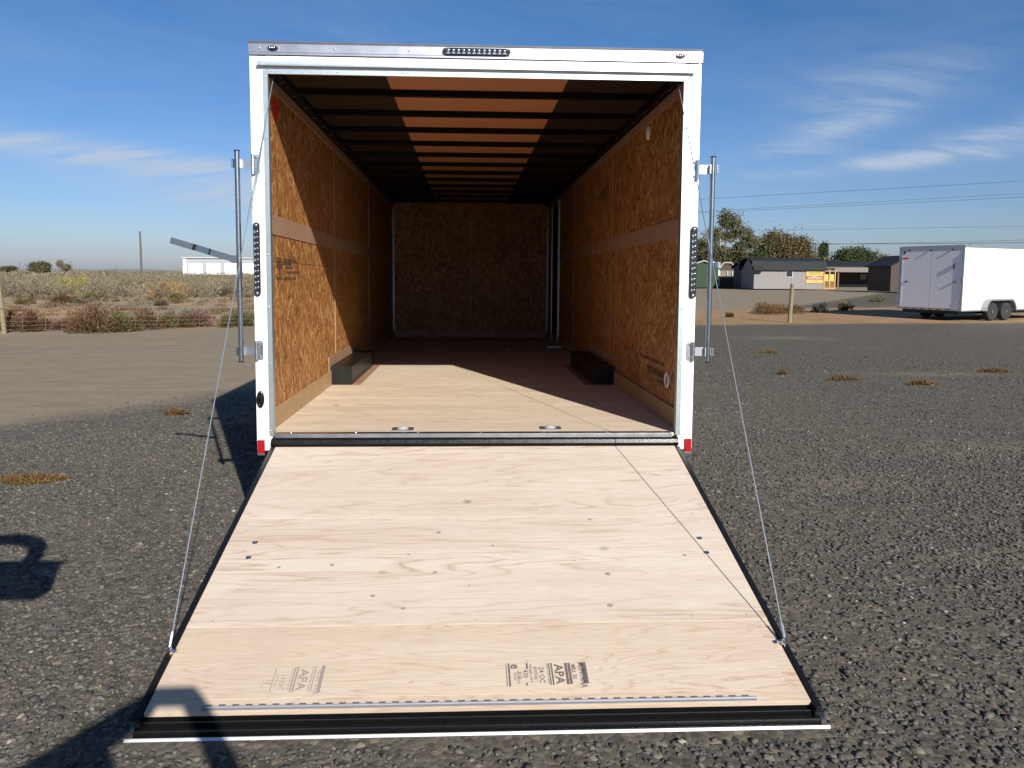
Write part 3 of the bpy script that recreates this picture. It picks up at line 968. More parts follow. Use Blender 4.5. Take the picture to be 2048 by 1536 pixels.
# --- wheel boxes
for sgn in (-1, 1):
    xa, xb = sorted((sgn * 1.056, sgn * 1.2275))
    t = MB().prism([(sgn * 1.056, .0005), (sgn * 1.227, .0005), (sgn * 1.227, .074), (sgn * 1.2395, .074), (sgn * 1.2395, .161), (sgn * 1.056, .161)], 'y', 2.143, 3.688)
    wb = part(t, 'wheel_box', M['boxpaint'], bevel=.002)
    xa, xb = sorted((sgn * .985, sgn * 1.055))
    MB().box(xa, xb, 2.12, 3.74, .0005, .0035).build('floor_strip', M['strip'], wb)
    xa, xb = sorted((sgn * WI, sgn * (WI - .0055)))
    MB().box(xa, xb, 2.08, 3.74, .1225, .245).build('wall_strip', M['strip'], wb)

# --- side door frame at the front right
t = MB().box(1.222, 1.243, 6.36, 6.40, .02, 2.04)
sd = part(t, 'side_door', M['alu'])
MB().box(1.222, 1.243, 7.20, 7.24, .02, 2.04).build('door_frame', M['alu'], sd)
MB().box(1.236, 1.2435, 6.402, 7.198, .03, 2.03).build('door_panel', M['liner_dark'], sd)
MB().box(1.03, 1.24, 5.86, 5.96, .001, .022).build('step_plate', M['galv'], sd)

# --- running gear
t = MB()
for sgn in (-1, 1):
    t.box(sgn * .75 - .03, sgn * .75 + .03, .05, L, -.235, -.101)
for i in range(17):
    t.box(-.72, .72, .1 + i * .47, .15 + i * .47, -.18, -.102)
chs = part(t, 'chassis', M['black'])
t = MB()
t.tube([(-.7, L, -.17), (0, L + 1.35, -.17)], .05, 4)
t.tube([(.7, L, -.17), (0, L + 1.35, -.17)], .05, 4)
t.tube([(0, L + 1.1, -.62), (0, L + 1.1, .35)], .03, 8)
t.tube([(0, L + 1.3, -.16), (0, L + 1.5, -.16)], .05, 8)
t.build('tongue', M['black'], chs)


def wheel_mesh():
    r = .325
    ty = MB().lathe([(.20, -.09), (.28, -.105), (.315, -.09), (r, -.06), (r, .06), (.315, .09), (.28, .105), (.20, .09)], 28)
    ri = MB().lathe([(.20, -.075), (.20, .085), (.175, .080), (.16, .050), (.09, .055), (.06, .075), (.02, .078)], 24)
    return ty, ri


ty, ri = wheel_mesh()
w0 = None
for sgn in (-1, 1):
    for yy in (2.50, 3.33):
        if w0 is None:
            w0 = ty.build('wheel', M['tyre'], trl, smooth=True)
            ri.build('rim', M['rim'], w0, smooth=True)
            wo_ = w0
        else:
            wo_ = copy_thing(w0, trl)
        wo_.location = (sgn * 1.165, yy, -.665 + .325 + DZ)
        wo_.rotation_euler = (0, R(90) * sgn, 0)
t = MB()
for yy in (2.50, 3.33):
    t.tube([(-1.05, yy, -.34), (1.05, yy, -.34)], .035, 8)
t.build('axle', M['black'], chs)

# --- ramp door
ANG = math.atan2(.5265, 1.894)
ramp = MB()
ramp.box(-1.176, 1.176, -1.95, -.004, -.055, -.019).build  # inner core below
t = MB()
t.box(-1.176, 1.176, -1.955, -.002, -.052, -.0195)
rd = t.build('ramp_door', M['black'], trl)
rd.location = (0, -.05, -.0665 + DZ)
rd.rotation_euler = (ANG, 0, 0)
MB().box(-1.1785, 1.1785, -.756, -.004, -.019, 0.0).build('plywood_panel', M['ply'], rd, bevel=.0015)
MB().box(-1.1785, 1.1785, -1.533, -.758, -.019, 0.0008).build('plywood_panel', M['ply'], rd, bevel=.0015)
MB().box(-1.1785, 1.1785, -1.963, -1.535, -.019, -.0006).build('plywood_panel', M['ply_end'], rd, bevel=.0015)
MB().box(-1.120, 1.120, -1.905, -1.540, -.0004, .0012).build('veneer_patch', M['ply_end'], rd)
for sgn in (-1, 1):
    xa, xb = sorted((sgn * 1.180, sgn * 1.204))
    t = MB()
    t.box(xa, xb, -1.998, -.02, -.058, .006)
    t.build('side_rail', M['black'], rd, bevel=.002)
    xa, xb = sorted((sgn * 1.2045, sgn * 1.222))
    t = MB()
    t.box(xa, xb, -1.99, -.35, -.058, -.052)
    t.box(xb - .001 if sgn > 0 else xa - .001, xb + .001 if sgn > 0 else xa + .001, -1.99, -.35, -.060, -.048)
    t.build('edge_flange', M['alu'], rd)
# ribbed rubber-and-steel tail, rotated level with the ground
tail = MB()
tail.prism([(-1.9620, -.0195), (-1.9649, -.040), (-1.9750, -.040), (-1.9793, -.030), (-1.9836, -.030), (-1.9865, -.046), (-1.9980, -.050), (-2.0038, -.040), (-2.0081, -.040), (-2.0110, -.054), (-2.0210, -.056), (-2.0210, -.064), (-1.9620, -.064)], 'x', -1.2035, 1.2035)
tail.build('tail_seal', M['rubber'], rd)
for yy, zz in ((-1.9771, -.0285), (-2.0059, -.0385)):
    MB().tube([(-1.2, yy, zz), (1.2, yy, zz)], .0032, 8).build('seal_rib', M['gloss'], rd, smooth=True)
tail = MB()
tail.prism([(-2.0214, -.052), (-2.0240, -.052), (-2.0316, -.057), (-2.0325, -.064), (-2.0214, -.068)], 'x', -1.228, 1.228)
tail.build('tail_edge', M['edge'], rd)
# piano hinge
t = MB()
t.tube([(-.983, -1.945, .0035), (.983, -1.945, .0035)], .0042, 8)
t.box(-.983, .983, -1.957, -1.9455, .0004, .0022)
hg = t.build('piano_hinge', M['hinge'], rd)
t = MB()
for i in range(42):
    x = -.976 + i * .0466
    t.box(x, x + .023, -1.9405, -1.9325, .0013, .0030)
tag(t.build('hinge_knuckle', M['pan'], hg), kind='stuff')
# bolts
b0 = None
for x, y in ((-1.052, -.961), (-1.052, -1.077), (1.058, -.957), (1.058, -1.073)):
    if b0 is None:
        t = MB().lathe([(.0135, 0), (.013, .003), (.008, .006), (.002, .0065)], 14)
        b0 = t.build('bolt', M['zinc'], rd, smooth=True)
        bb = b0
    else:
        bb = b0.copy()
        C.objects.link(bb)
    bb.location = (x, y, .0008)
rs = random.Random(3)
screws([(x + rs.uniform(-.05, .05), y + rs.uniform(-.008, .008), .0006) for y in (-.03, -.735, -.785, -1.505) for x in [-1.12 + .28 * i for i in range(9)] if rs.random() < .6], (0, 0, 1), .0034, .0010, 'deck_screw', rd, M['pipe'])
# cable anchors and wire ropes
spr = MB()
for sgn in (-1, 1):
    ax, ay = sgn * 1.188, -1.676
    t = MB()
    t.lathe([(.013, 0), (.013, .010), (.008, .016), (.007, .024)], 10, Matrix.Translation((ax, ay, .006)))
    t.tube([(ax, ay, .018), (ax - sgn * .028, ay - .006, .018)], .006, 8)
    an = t.build('cable_anchor', M['chrome'], rd, smooth=True)
# rope end in trailer space
ca, sa = math.cos(ANG), math.sin(ANG)


def ramp_pt(x, y, z):
    return (x, -.05 + ca * y - sa * z, -.0665 + sa * y + ca * z)


for sgn in (-1, 1):
    top = (sgn * 1.178, .06, 2.075)
    e = ramp_pt(sgn * 1.190, -1.672, .026)
    t = MB().tube([top, e], .0026, 6)
    cb = part(t, 'lift_cable', M['galv'])
    v = (Vector(top) - Vector(e)).normalized()
    t = MB().tube([Vector(e), Vector(e) + v * .055], .0055, 8)
    t.build('ferrule', M['galv'], cb, smooth=True)
    if sgn < 0:
        k0, k1 = Vector(e).lerp(Vector(top), .60), Vector(e).lerp(Vector(top), .93)
        t = MB().tube([k0, k0.lerp(k1, .5) + Vector((.010, -.004, 0)), k1], .0018, 5)
        t.build('tail_strand', M['galv'], cb)
    else:
        k0 = Vector(e).lerp(Vector(top), .615)
        MB().tube([k0, k0 + v * .05], .005, 6).build('ferrule', M['galv'], cb, smooth=True)
    # lift spring drum above the opening
t = MB().tube([(-1.19, .085, 2.113), (1.19, .085, 2.113)], .022, 12)
for s_ in (-1, 1):
    t.tube([(s_ * 1.165, .085, 2.113), (s_ * 1.19, .085, 2.113)], .036, 14)
part(t, 'lift_spring', M['bowblack'], smooth=True)


# --- lettering printed on the tail panel
def text(body, size, x, y, z, rot, mat, parent, bold=0.0, sx_=1.0, name='stamp_text'):
    cu = bpy.data.curves.new(name, 'FONT')
    cu.body = body
    cu.size = size
    cu.offset = bold
    cu.resolution_u = 2
    cu.align_x = 'LEFT'
    o = bpy.data.objects.new(name, cu)
    C.objects.link(o)
    me = bpy.data.meshes.new_from_object(o)
    bpy.data.objects.remove(o)
    bpy.data.curves.remove(cu)
    me.transform(Matrix.Translation((x, y, z)) @ Matrix.Rotation(rot, 4, 'Z') @ Matrix.Diagonal((sx_, 1, 1, 1)))
    return me


def stamp(x0, y0, lines, bars, mat, name, skew=0.0):
    """print read with the head tilted right: text runs down the ramp; lines step to the left"""
    bm = bmesh.new()
    for body, size, dx, dy, bold, sx_ in lines:
        me = text(body, size, x0 - dx, y0 - dy + skew * dx, .0016, R(-90), mat, None, bold, sx_)
        bm.from_mesh(me)
        bpy.data.meshes.remove(me)
    for dx, wd, dy0, dy1 in bars:
        vs = [bm.verts.new(p) for p in ((x0 - dx, y0 - dy0, .0016), (x0 - dx - wd, y0 - dy0, .0016), (x0 - dx - wd, y0 - dy1, .0016), (x0 - dx, y0 - dy1, .0016))]
        bm.faces.new(vs)
    me = bpy.data.meshes.new(name)
    bm.to_mesh(me)
    bm.free()
    me.materials.append(mat)
    o = bpy.data.objects.new(name, me)
    link(o, rd)
    return o


stamp(.395, -1.757, [('MONTANA', .034, .036, .0, .0008, .72), ('MILL 30', .022, .062, .010, .0006, 1.0), ('APA', .046, .126, .008, .0012, 1.15),
                     ('RATED STURD-I-FLOOR', .013, .156, .004, .0002, .72), ('24 OC', .028, .186, .022, .0004, 1.0), ('EXPOSURE 1', .016, .205, .018, .0003, .85),
                     ('THICKNESS 0.703 P.', .012, .221, .004, .0003, .9), ('430', .026, .245, .034, .0003, 1.05), ('PS 1-09', .014, .262, .045, .0002, .8),
                     ('e', .052, .290, .004, .0012, 1.0), ('PERFORMANCE', .010, .268, .040, .0002, .9), ('TESTED', .012, .281, .046, .0002, 1.0)],
      [(.006, .020, .0, .105), (.066, .010, .002, .108), (.078, .010, .002, .110), (.134, .006, .002, .112), (.144, .004, .002, .112), (.226, .007, .0, .030), (.232, .006, .098, .112), (.294, .007, .0, .115), (.306, .003, .0, .115)], M['ink'], 'apa_stamp')
stamp(-.585, -1.752, [('APA', .046, .092, .012, .0008, 1.2), ('MONTANA', .024, .030, .020, .0, 1.0), ('RATED STURD-I-FLOOR', .013, .126, .006, .0, .75), ('24 OC', .028, .158, .030, .0, 1.0),
                      ('EXPOSURE 1', .014, .176, .030, .0, 1.0), ('13', .028, .208, .050, .0, 1.0), ('PS 1-09', .012, .222, .06, .0, 1.0)],
      [(.004, .012, .0, .135), (.036, .004, .004, .128), (.046, .003, .004, .128), (.100, .006, .004, .130), (.110, .005, .004, .130), (.182, .003, .010, .125)], M['inkgrey'], 'apa_stamp', -.06)
# knots with dark rims on the ramp face
kn = None
for x, y, r_ in ((-.197, -.888, .012), (.551, -.786, .010), (-.666, -1.136, .010), (-.46, -1.353, .011), (-.325, -1.435, .010), (.567, -1.222, .014), (.541, -1.433, .014), (-.329, -1.062, .007), (-.202, -1.198, .010), (.949, -1.091, .010), (-.9, -1.15, .009), (.06, -1.0, .008), (.43, -1.12, .006), (-.05, -1.29, .006)):
    if kn is None:
        t = MB().lathe([(1, 0), (.9, .0002), (.5, .0002), (.2, .0002)], 12)
        kn = t.build('knot', M['inkgrey'], rd)
        kk = kn
    else:
        kk = kn.copy()
        C.objects.link(kk)
    kk.location = (x, y, .0010)
    kk.scale = (r_, r_ * .8, 1)

# ------------------------------------------------------------------ second trailer
A_, B_ = Vector((16.2, 23.9, 0)), Vector((17.20, 21.69, 0))
ex = (B_ - A_).normalized()                  # across the rear, left to right
ey = Vector((-ex.y, ex.x, 0))                # forwards
W2 = (B_ - A_).length
t2 = empty('cargo_trailer', (A_ + B_) / 2, math.atan2(ex.y, ex.x), 'white enclosed trailer parked across the gravel lot with both rear doors closed', 'trailer')
H0, H1, LN = .36, 2.66, 5.6
hw = W2 / 2
t = MB().box(-hw, hw, .012, LN, H0, H1)
bd = t.build('body', M['white2'], t2, bevel=.02)
t = MB()
for s_ in (-1, 1):
    t.box(s_ * hw - .045, s_ * hw + .012, -.02, .011, H0, H1 + .01)
t.box(-hw + .05, hw - .05, -.02, .011, H1 - .14, H1 + .01)
t.box(-hw + .05, hw - .05, -.02, .011, H0, H0 + .07)
t.build('rear_frame', M['galv'], t2)
for s_ in (-1, 1):
    x0, x1 = sorted((s_ * .008, s_ * (hw - .06)))
    d_ = MB().box(x0, x1, -.012, .011, H0 + .075, H1 - .145).build('door', M['white2'], t2, bevel=.004)
    hx = s_ * hw * .76
    h_ = MB().box(hx - .05, hx + .05, -.045, -.013, 1.36, 1.395)
    h_.build('handle', M['black'], d_)
    t = MB().box(s_ * (hw - .09), s_ * (hw - .085) + .012, -.03, -.0125, H0 + .2, H1 - .3)
    t.build('lock_rod', M['zinc'], d_)
    for zz in (.72, 1.5, 2.3):
        MB().box(*sorted((s_ * (hw - .055), s_ * (hw + .004))), -.035, -.0205, zz - .05, zz + .05).build('hinge', M['galv'], d_)
t = MB().box(.36 * hw * 2 - .01, .36 * hw * 2 + .012, -.05, -.013, 1.84, 2.02)
t.build('hook', M['black'], t2)
for x in (-hw * .7, -.02, hw * .66):
    t = MB().box(x - .025, x + .025, -.05, -.0205, H1 - .17, H1 - .12)
    t.build('marker_light', M['smoke'], t2)
t = MB()
for k in range(6):
    t.box(-hw + .25 + k * .32, -hw + .42 + k * .32, -.024, -.0205, H0 + .02, H0 + .05)
tag(t.build('reflector', M['redref'], t2), kind='stuff')
t = MB()
t.prism([(-hw + .09, H1 - .17), (-hw + .22, H1 - .17), (-hw + .15, H1 - .30)], 'y', -.0145, -.0125)
t.build('logo_triangle', M['black'], t2)
MB().box(-hw + .10, -hw + .33, -.0145, -.0125, H1 - .46, H1 - .40).build('red_sticker', M['redlab'], t2)
MB().box(hw + .0005, hw + .012, .0, LN, H1 - .08, H1 + .005).build('top_rail', M['galv'], t2)
MB().box(hw + .0005, hw + .010, .0, LN, H0 - .01, H0 + .035).build('bottom_rail', M['galv'], t2)
ty, ri = wheel_mesh()
w0 = None
for yy in (1.62, 2.44):
    for s_ in (1, -1):
        if w0 is None:
            w0 = ty.build('wheel', M['tyre'], t2, smooth=True)
            ri.build('rim', M['rim'], w0, smooth=True)
            MB().lathe([(.055, .06), (.05, .10), (.02, .105)], 14).build('hub_cap', M['chrome'], w0, smooth=True)
            q_ = w0
        else:
            q_ = copy_thing(w0, t2)
        q_.location = (s_ * (hw - .03 if s_ < 0 else hw + .03), yy, .325)
        q_.rotation_euler = (0, R(90) * s_, 0)
t = MB()
pts = []
for i in range(17):
    a_ = math.pi * i / 16
    pts.append((2.03 - .93 * math.cos(a_), .36 + .42 * min(1, 1.5 * math.sin(a_))))
outer = pts
inner = [(2.03 + (p[0] - 2.03) * .93, .36 + (p[1] - .36) * .88) for p in pts]
t.prism(outer + inner[::-1], 'x', hw + .001, hw + .20)
t.build('fender', M['fender'], t2)
t = MB().prism([(1.18, .34), (2.88, .34), (2.75, .70), (1.31, .70)], 'x', hw + .0008, hw + .004)
t.build('wheel_well', M['black'], t2)
t = MB().box(-hw + .15, hw - .15, .05, LN + .9, .24, .355)
t.build('chassis', M['black'], t2)

# ------------------------------------------------------------------ vegetation builders
def leaf_tris(rng, P, size, up=0.3, blade=False, D=None):
    """one triangle pair (quad) per point, random facing"""
    m = len(P)
    if D is None:
        D = rng.normal(size=(m, 3))
        D[:, 2] += up
    D = D / np.linalg.norm(D, axis=1)[:, None]
    A = rng.normal(size=(m, 3))
    U = np.cross(D, A)
    U /= np.linalg.norm(U, axis=1)[:, None] + 1e-9
    s = size * rng.uniform(.6, 1.4, m)[:, None]
    wd = (.16 if blade else .5) * s
    V = np.stack([P - U * wd * .8, P + U * wd * .8, P + D * s + U * wd * .35, P + D * s - U * wd * .35], 1)
    F = np.arange(m * 4).reshape(m, 4)
    return V.reshape(-1, 3), F


M['russet'] = tone_mat('russet_weed', [(0, (0.040, 0.027, 0.016)), (.35, (0.095, 0.050, 0.028)), (.65, (0.150, 0.082, 0.046)), (.85, (0.150, 0.112, 0.050)), (1, (0.23, 0.165, 0.09))], .9, .1, .15)
M['mauve'] = tone_mat('mauve_weed', [(0, (0.045, 0.028, 0.020)), (.5, (0.125, 0.058, 0.046)), (1, (0.20, 0.11, 0.085))], .9, .1, .15)
M['olive'] = tone_mat('olive_weed', [(0, (0.030, 0.032, 0.016)), (.4, (0.095, 0.090, 0.040)), (.7, (0.16, 0.13, 0.055)), (1, (0.24, 0.16, 0.085))], .9, .1, .15)
M['sage'] = tone_mat('sagebrush', [(0, (0.055, 0.046, 0.032)), (.4, (0.160, 0.137, 0.095)), (.7, (0.235, 0.203, 0.138)), (.88, (0.27, 0.225, 0.125)), (1, (0.33, 0.285, 0.20))], .9, .1, .15)
M['yellow'] = tone_mat('rabbitbrush', [(0, (0.10, 0.095, 0.035)), (.5, (0.30, 0.27, 0.09)), (1, (0.47, 0.42, 0.10))], .9, .1, .15)
M['darkbush'] = tone_mat('dark_shrub', [(0, (0.025, 0.024, 0.020)), (.5, (0.075, 0.068, 0.052)), (1, (0.15, 0.13, 0.095))], .9, .1, .1)
M['straw'] = tone_mat('dry_grass', [(0, (0.13, 0.080, 0.035)), (.4, (0.26, 0.165, 0.070)), (.8, (0.40, 0.275, 0.125)), (1, (0.47, 0.35, 0.18))], .9, .15, .25)
M['tuft'] = tone_mat('dry_tuft', [(0, (0.055, 0.034, 0.015)), (.5, (0.135, 0.083, 0.036)), (1, (0.24, 0.155, 0.07))], .9, .1, .2)
M['leafolive'] = tone_mat('autumn_leaves', [(0, (0.030, 0.036, 0.018)), (.45, (0.085, 0.090, 0.040)), (.75, (0.155, 0.138, 0.055)), (1, (0.24, 0.175, 0.06))], .8, .2, .25)
M['leafgreen'] = tone_mat('green_leaves', [(0, (0.022, 0.034, 0.016)), (.5, (0.058, 0.088, 0.034)), (.85, (0.105, 0.125, 0.045)), (1, (0.16, 0.15, 0.05))], .8, .2, .25)
M['leafbrown'] = tone_mat('brown_leaves', [(0, (0.045, 0.038, 0.022)), (.5, (0.135, 0.108, 0.056)), (.85, (0.215, 0.155, 0.068)), (1, (0.28, 0.19, 0.07))], .8, .2, .25)
M['leafpale'] = tone_mat('pale_birch_leaves', [(0, (0.050, 0.055, 0.030)), (.5, (0.140, 0.140, 0.078)), (.85, (0.21, 0.195, 0.105)), (1, (0.28, 0.25, 0.14))], .8, .2, .25)
M['bark'] = simple('tree_bark', (0.13, 0.105, 0.085), .9, 0, .35, 14, .2, .4)
M['palebark'] = simple('pale_bark', (0.34, 0.31, 0.27), .9, 0, .35, 14, .2, .4)
M['twig'] = simple('dry_twigs', (0.20, 0.15, 0.10), .9, 0, .3, 20, .2)
M['post'] = simple('weathered_post', (0.20, 0.165, 0.105), .9, 0, .3, 12, .2, .5)
M['wire'] = simple('fence_wire', (0.30, 0.26, 0.19), .5, .5, .1, 10)


def bush_pts(rng, r, h, n, lean=0.0):
    """points in an uneven dome made of several lobes; tone falls inside by leaf choice only at random"""
    k = max(3, int(4 + r * 4))
    cx = rng.normal(0, .45 * r, k)
    cy = rng.normal(0, .45 * r, k)
    rr = rng.uniform(.40, .72, k) * r
    hh = rng.uniform(.62, 1.0, k) * h
    i = rng.integers(0, k, n)
    d = rng.normal(size=(n, 3))
    d[:, 2] = np.abs(d[:, 2])
    d /= np.linalg.norm(d, axis=1)[:, None]
    q = rng.uniform(.25, 1.0, n) ** .5
    P = np.stack([cx[i] + d[:, 0] * rr[i] * q, cy[i] + d[:, 1] * rr[i] * q, d[:, 2] * hh[i] * q], -1)
    return P, d, i


def bush(name, x, y, r, h, mat, seed, label, cat='shrub', group=None, n=420, leaf=.10, blade=True, ry=None):
    rng = np.random.default_rng(seed)
    P, d, i = bush_pts(rng, r, h, n)
    if ry:
        P[:, 1] *= ry / r
    D = d + rng.normal(0, .35, d.shape)
    D[:, 2] += .5
    V, F = leaf_tris(rng, P, leaf, .3, blade, D)
    tone = np.clip(rng.normal(.48, .17, n) + (rng.uniform(-.18, .18, 40)[i % 40]), 0, 1)
    o = empty(name, (x, y, 0), 0, label, cat, group)
    np_mesh('foliage', V, F, M[mat], o, tone)
    t = MB()
    for k in range(7):
        a_ = rng.uniform(0, 6.28)
        q = rng.uniform(.3, .8) * r
        t.tube([(0, 0, -.02), (math.cos(a_) * q * .4, math.sin(a_) * q * .4, h * .35), (math.cos(a_) * q, math.sin(a_) * q, h * rng.uniform(.6, .9))], [.018, .011, .004], 5)
    t.build('stem', M['twig'], o)
    return o


# ---- weeds along the fence on the left (pixel column of the clump, base row, half width px, height px)
G1 = 'weedy shrubs along the wire fence'
row = [(8, 662, 16, 40, 'russet', 'russet weed clump at the left edge of the photo beside the fence post', .12),
       (52, 664, 26, 46, 'russet', 'rust red weed clump just right of the leaning fence post', .12),
       (108, 661, 24, 26, 'mauve', 'low mauve weed between the rust red clump and the big brown bush', .10),
       (168, 668, 36, 58, 'russet', 'big brown bush at the fence, tallest of the row', .13),
       (225, 665, 28, 44, 'olive', 'dark brown green bush against the right side of the tallest fence bush', .12),
       (284, 660, 34, 46, 'russet', 'wide brown red bush in the middle of the fence row', .12),
       (340, 657, 26, 38, 'olive', 'olive brown bush right of the middle of the fence row', .12),
       (402, 655, 34, 40, 'mauve', 'reddish bush with olive base left of the galvanised lock bar', .11),
       (448, 656, 20, 32, 'olive', 'small olive weed in front of the reddish fence bush', .11),
       (486, 653, 22, 40, 'olive', 'olive bush seen between the lock bar and the white trailer post', .11)]
for k, (px, py, hwp, hp, mat, lab, lf) in enumerate(row):
    p = gp(px, py)
    sc = FOC / (p - EYE).dot(FW)
    bush('weed_bush', p.x, p.y + .35, hwp / sc * 1.25, hp / sc, mat, 40 + k, lab, 'shrub', G1, 2600, lf * .55)

# ---- scattered small weeds in the bare strip beyond the fence
G2 = 'low weeds beyond the fence'
row = [(38, 609, 14, 12, 'olive', 'small olive weed beyond the fence near the leaning post'),
       (110, 607, 20, 22, 'russet', 'dark russet weed beyond the fence below the yellow bush'),
       (138, 605, 10, 12, 'mauve', 'tiny wine red weed touching the dark russet weed'),
       (155, 607, 12, 12, 'olive', 'small green weed right of the tiny wine red weed'),
       (180, 599, 14, 14, 'olive', 'grey green weed below and right of the yellow bush'),
       (30, 588, 16, 9, 'russet', 'flat russet weed far left in front of the grey sage'),
       (72, 596, 18, 14, 'russet', 'russet weed in front of the grey sage left of the yellow bush'),
       (215, 604, 12, 4, 'olive', 'flat bright green weed alone on the bare strip'),
       (318, 612, 12, 8, 'darkbush', 'small dark weed on the bare strip below the dry grass'),
       (345, 601, 20, 17, 'olive', 'dark olive shrub in front of the tall dry grass'),
       (388, 590, 12, 14, 'olive', 'green shrub at the right end of the tall dry grass'),
       (450, 594, 20, 24, 'darkbush', 'dark shrub left of the lock bar in front of the sage'),
       (262, 587, 22, 30, 'darkbush', 'dark grey shrub standing left of the tall dry grass'),
       (238, 581, 12, 18, 'darkbush', 'smaller dark shrub left of the dark grey shrub')]
for k, (px, py, hwp, hp, mat, lab) in enumerate(row):
    p = gp(px, py)
    sc = FOC / (p - EYE).dot(FW)
    bush('low_weed', p.x, p.y + .3, hwp / sc, hp / sc, mat, 80 + k, lab, 'weed', G2, 900, .10)

p = gp(140, 590)
bush('rabbitbrush', p.x, p.y, 1.0, 1.55, 'yellow', 120, 'yellow flowering bush standing out from the grey sage', 'shrub', None, 2200, .10, True)


def grass_clump(name, px0, px1, py, hp, mat, seed, label, n=1500, group=None):
    rng = np.random.default_rng(seed)
    p0, p1 = gp(px0, py), gp(px1, py)
    c = (p0 + p1) / 2
    sc = FOC / (c - EYE).dot(FW)
    wd, h = (p1 - p0).length / 2, hp / sc
    o = empty(name, c, 0, label, 'grass', group)
    a = rng.uniform(0, 6.28, n)
    q = np.sqrt(rng.uniform(0, 1, n))
    P = np.stack([np.cos(a) * q * wd, np.sin(a) * q * min(wd, 1.0) * .6, np.zeros(n)], -1)
    D = np.stack([rng.normal(0, .22, n), rng.normal(0, .22, n), np.ones(n)], -1)
    s = h * rng.uniform(.45, 1.0, n) * (1 - .5 * q ** 3)
    U = np.stack([np.cos(rng.uniform(0, 6.28, n)), np.sin(rng.uniform(0, 6.28, n)), np.zeros(n)], -1)
    wb = .012 * (1 + 0.02 * sc) * 1.4
    D /= np.linalg.norm(D, axis=1)[:, None]
    V = np.stack([P - U * wb, P + U * wb, P + D * s[:, None] + U * wb * .4, P + D * s[:, None] - U * wb * .4], 1).reshape(-1, 3)
    np_mesh('blades', V, np.arange(n * 4).reshape(n, 4), M[mat], o, np.clip(rng.normal(.6, .2, n), 0, 1))
    return o


grass_clump('tall_grass', 296, 392, 592, 33, 'straw', 131, 'tall straw coloured grass standing in the sage field')
grass_clump('tall_grass', 428, 470, 590, 20, 'straw', 132, 'short pale grass left of the lock bar in the sage field', 500)

# ---- dry tufts lying on the gravel
G3 = 'dry brown tufts on the gravel'
row = [(-5, 125, 962, 20, 'large flat brown weed tuft on the gravel at the left edge of the photo', 2600),
       (332, 368, 829, 8, 'small brown tuft on the gravel left of the trailer shadow', 500),
       (1655, 1712, 760, 7, 'brown tuft on the gravel, nearest one to the right lift cable', 600),
       (1812, 1866, 769, 6, 'thin brown tuft on the gravel below the pale sandy smear', 420),
       (1958, 2014, 744, 7, 'brown tuft on the gravel near the right edge of the photo', 500),
       (1520, 1552, 706, 6, 'dark brown tuft on the gravel far behind the lift cable', 300),
       (1556, 1574, 749, 5, 'tiny brown tuft on the gravel left of the others', 200)]
for k, (a_, b_, py, hp, lab, nn) in enumerate(row):
    rng = np.random.default_rng(150 + k)
    p0, p1 = gp(a_, py), gp(b_, py)
    c = (p0 + p1) / 2
    sc = FOC / (c - EYE).dot(FW)
    wd = (p1 - p0).length / 2
    o = empty('dry_tuft', c, 0, lab, 'weed', G3)
    ang = rng.uniform(0, 6.28, nn)
    q = np.sqrt(rng.uniform(0, 1, nn)) * (1 + .25 * np.sin(ang * 3 + k) + .15 * np.sin(ang * 7))
    P = np.stack([np.cos(ang) * q * wd, np.sin(ang) * q * wd * .42, rng.uniform(0, .035, nn) * (1.2 - q).clip(.1)], -1)
    V, F = leaf_tris(rng, P, .030 if k == 0 else .05, .5, True)
    np_mesh('foliage', V, F, M['tuft'], o, np.clip(rng.normal(.5, .22, nn), 0, 1))

# ---- dead weeds on the bare strip right of the trailer
p = gp(1541, 628)
bush('dead_bush', p.x, p.y + .3, .98, .50, 'tuft', 170, 'low russet brown dead bush left of the right fence post', 'shrub', None, 4200, .065, True)
p = gp(1690, 622)
bush('dead_bush', p.x, p.y + .3, .36, .36, 'olive', 171, 'olive brown weed at the end of the parked trailer shadow', 'shrub', None, 500, .12)
p = gp(1640, 626)
bush('dead_bush', p.x, p.y + .2, .26, .40, 'darkbush', 172, 'dark grey weed between fence post and parked trailer', 'shrub', None, 400, .11)
p = gp(1759, 604)
bush('dead_bush', p.x, p.y + .2, .36, .22, 'olive', 173, 'lone green weed on the far gravel left of the parked trailer', 'shrub', None, 300, .14)
p = gp(1462, 635)
bush('dead_bush', p.x, p.y + .2, .16, .16, 'tuft', 174, 'little dark weed in the dry grass right of the lock bar', 'weed', None, 160, .10)


def field(name, n, region, size, hgt, mat, seed, leaf, per, tones=(.5, .17), stuffed=True):
    """joined plant cover too thick to count"""
    rng = np.random.default_rng(seed)
    Vs, Fs, Ts = [], [], []
    base = 0
    protos = []
    for k in range(8):
        P, d, i = bush_pts(rng, 1.0, 1.0, per)
        D = d + rng.normal(0, .4, d.shape)
        D[:, 2] += .4
        protos.append((P, D))
    pts = region(rng, n)
    for x, y in pts:
        P, D = protos[rng.integers(0, 8)]
        s = size * rng.uniform(.55, 1.35)
        h = hgt * rng.uniform(.55, 1.25)
        dist = math.hypot(x - EYE.x, y - EYE.y)
        lf = min(leaf * (1 + dist / 110), .42 * h)
        PP = P * np.array([s, s, h]) + np.array([x, y, 0])
        V, F = leaf_tris(rng, PP, lf, .3, True, D.copy())
        Vs.append(V)
        Fs.append(F + base)
        base += len(V)
        Ts.append(np.clip(rng.normal(tones[0] + rng.normal(0, .13), tones[1], per), 0, 1))
    o = np_mesh(name, np.concatenate(Vs), np.concatenate(Fs), M[mat], None, np.concatenate(Ts))
    return tag(o, kind='stuff')


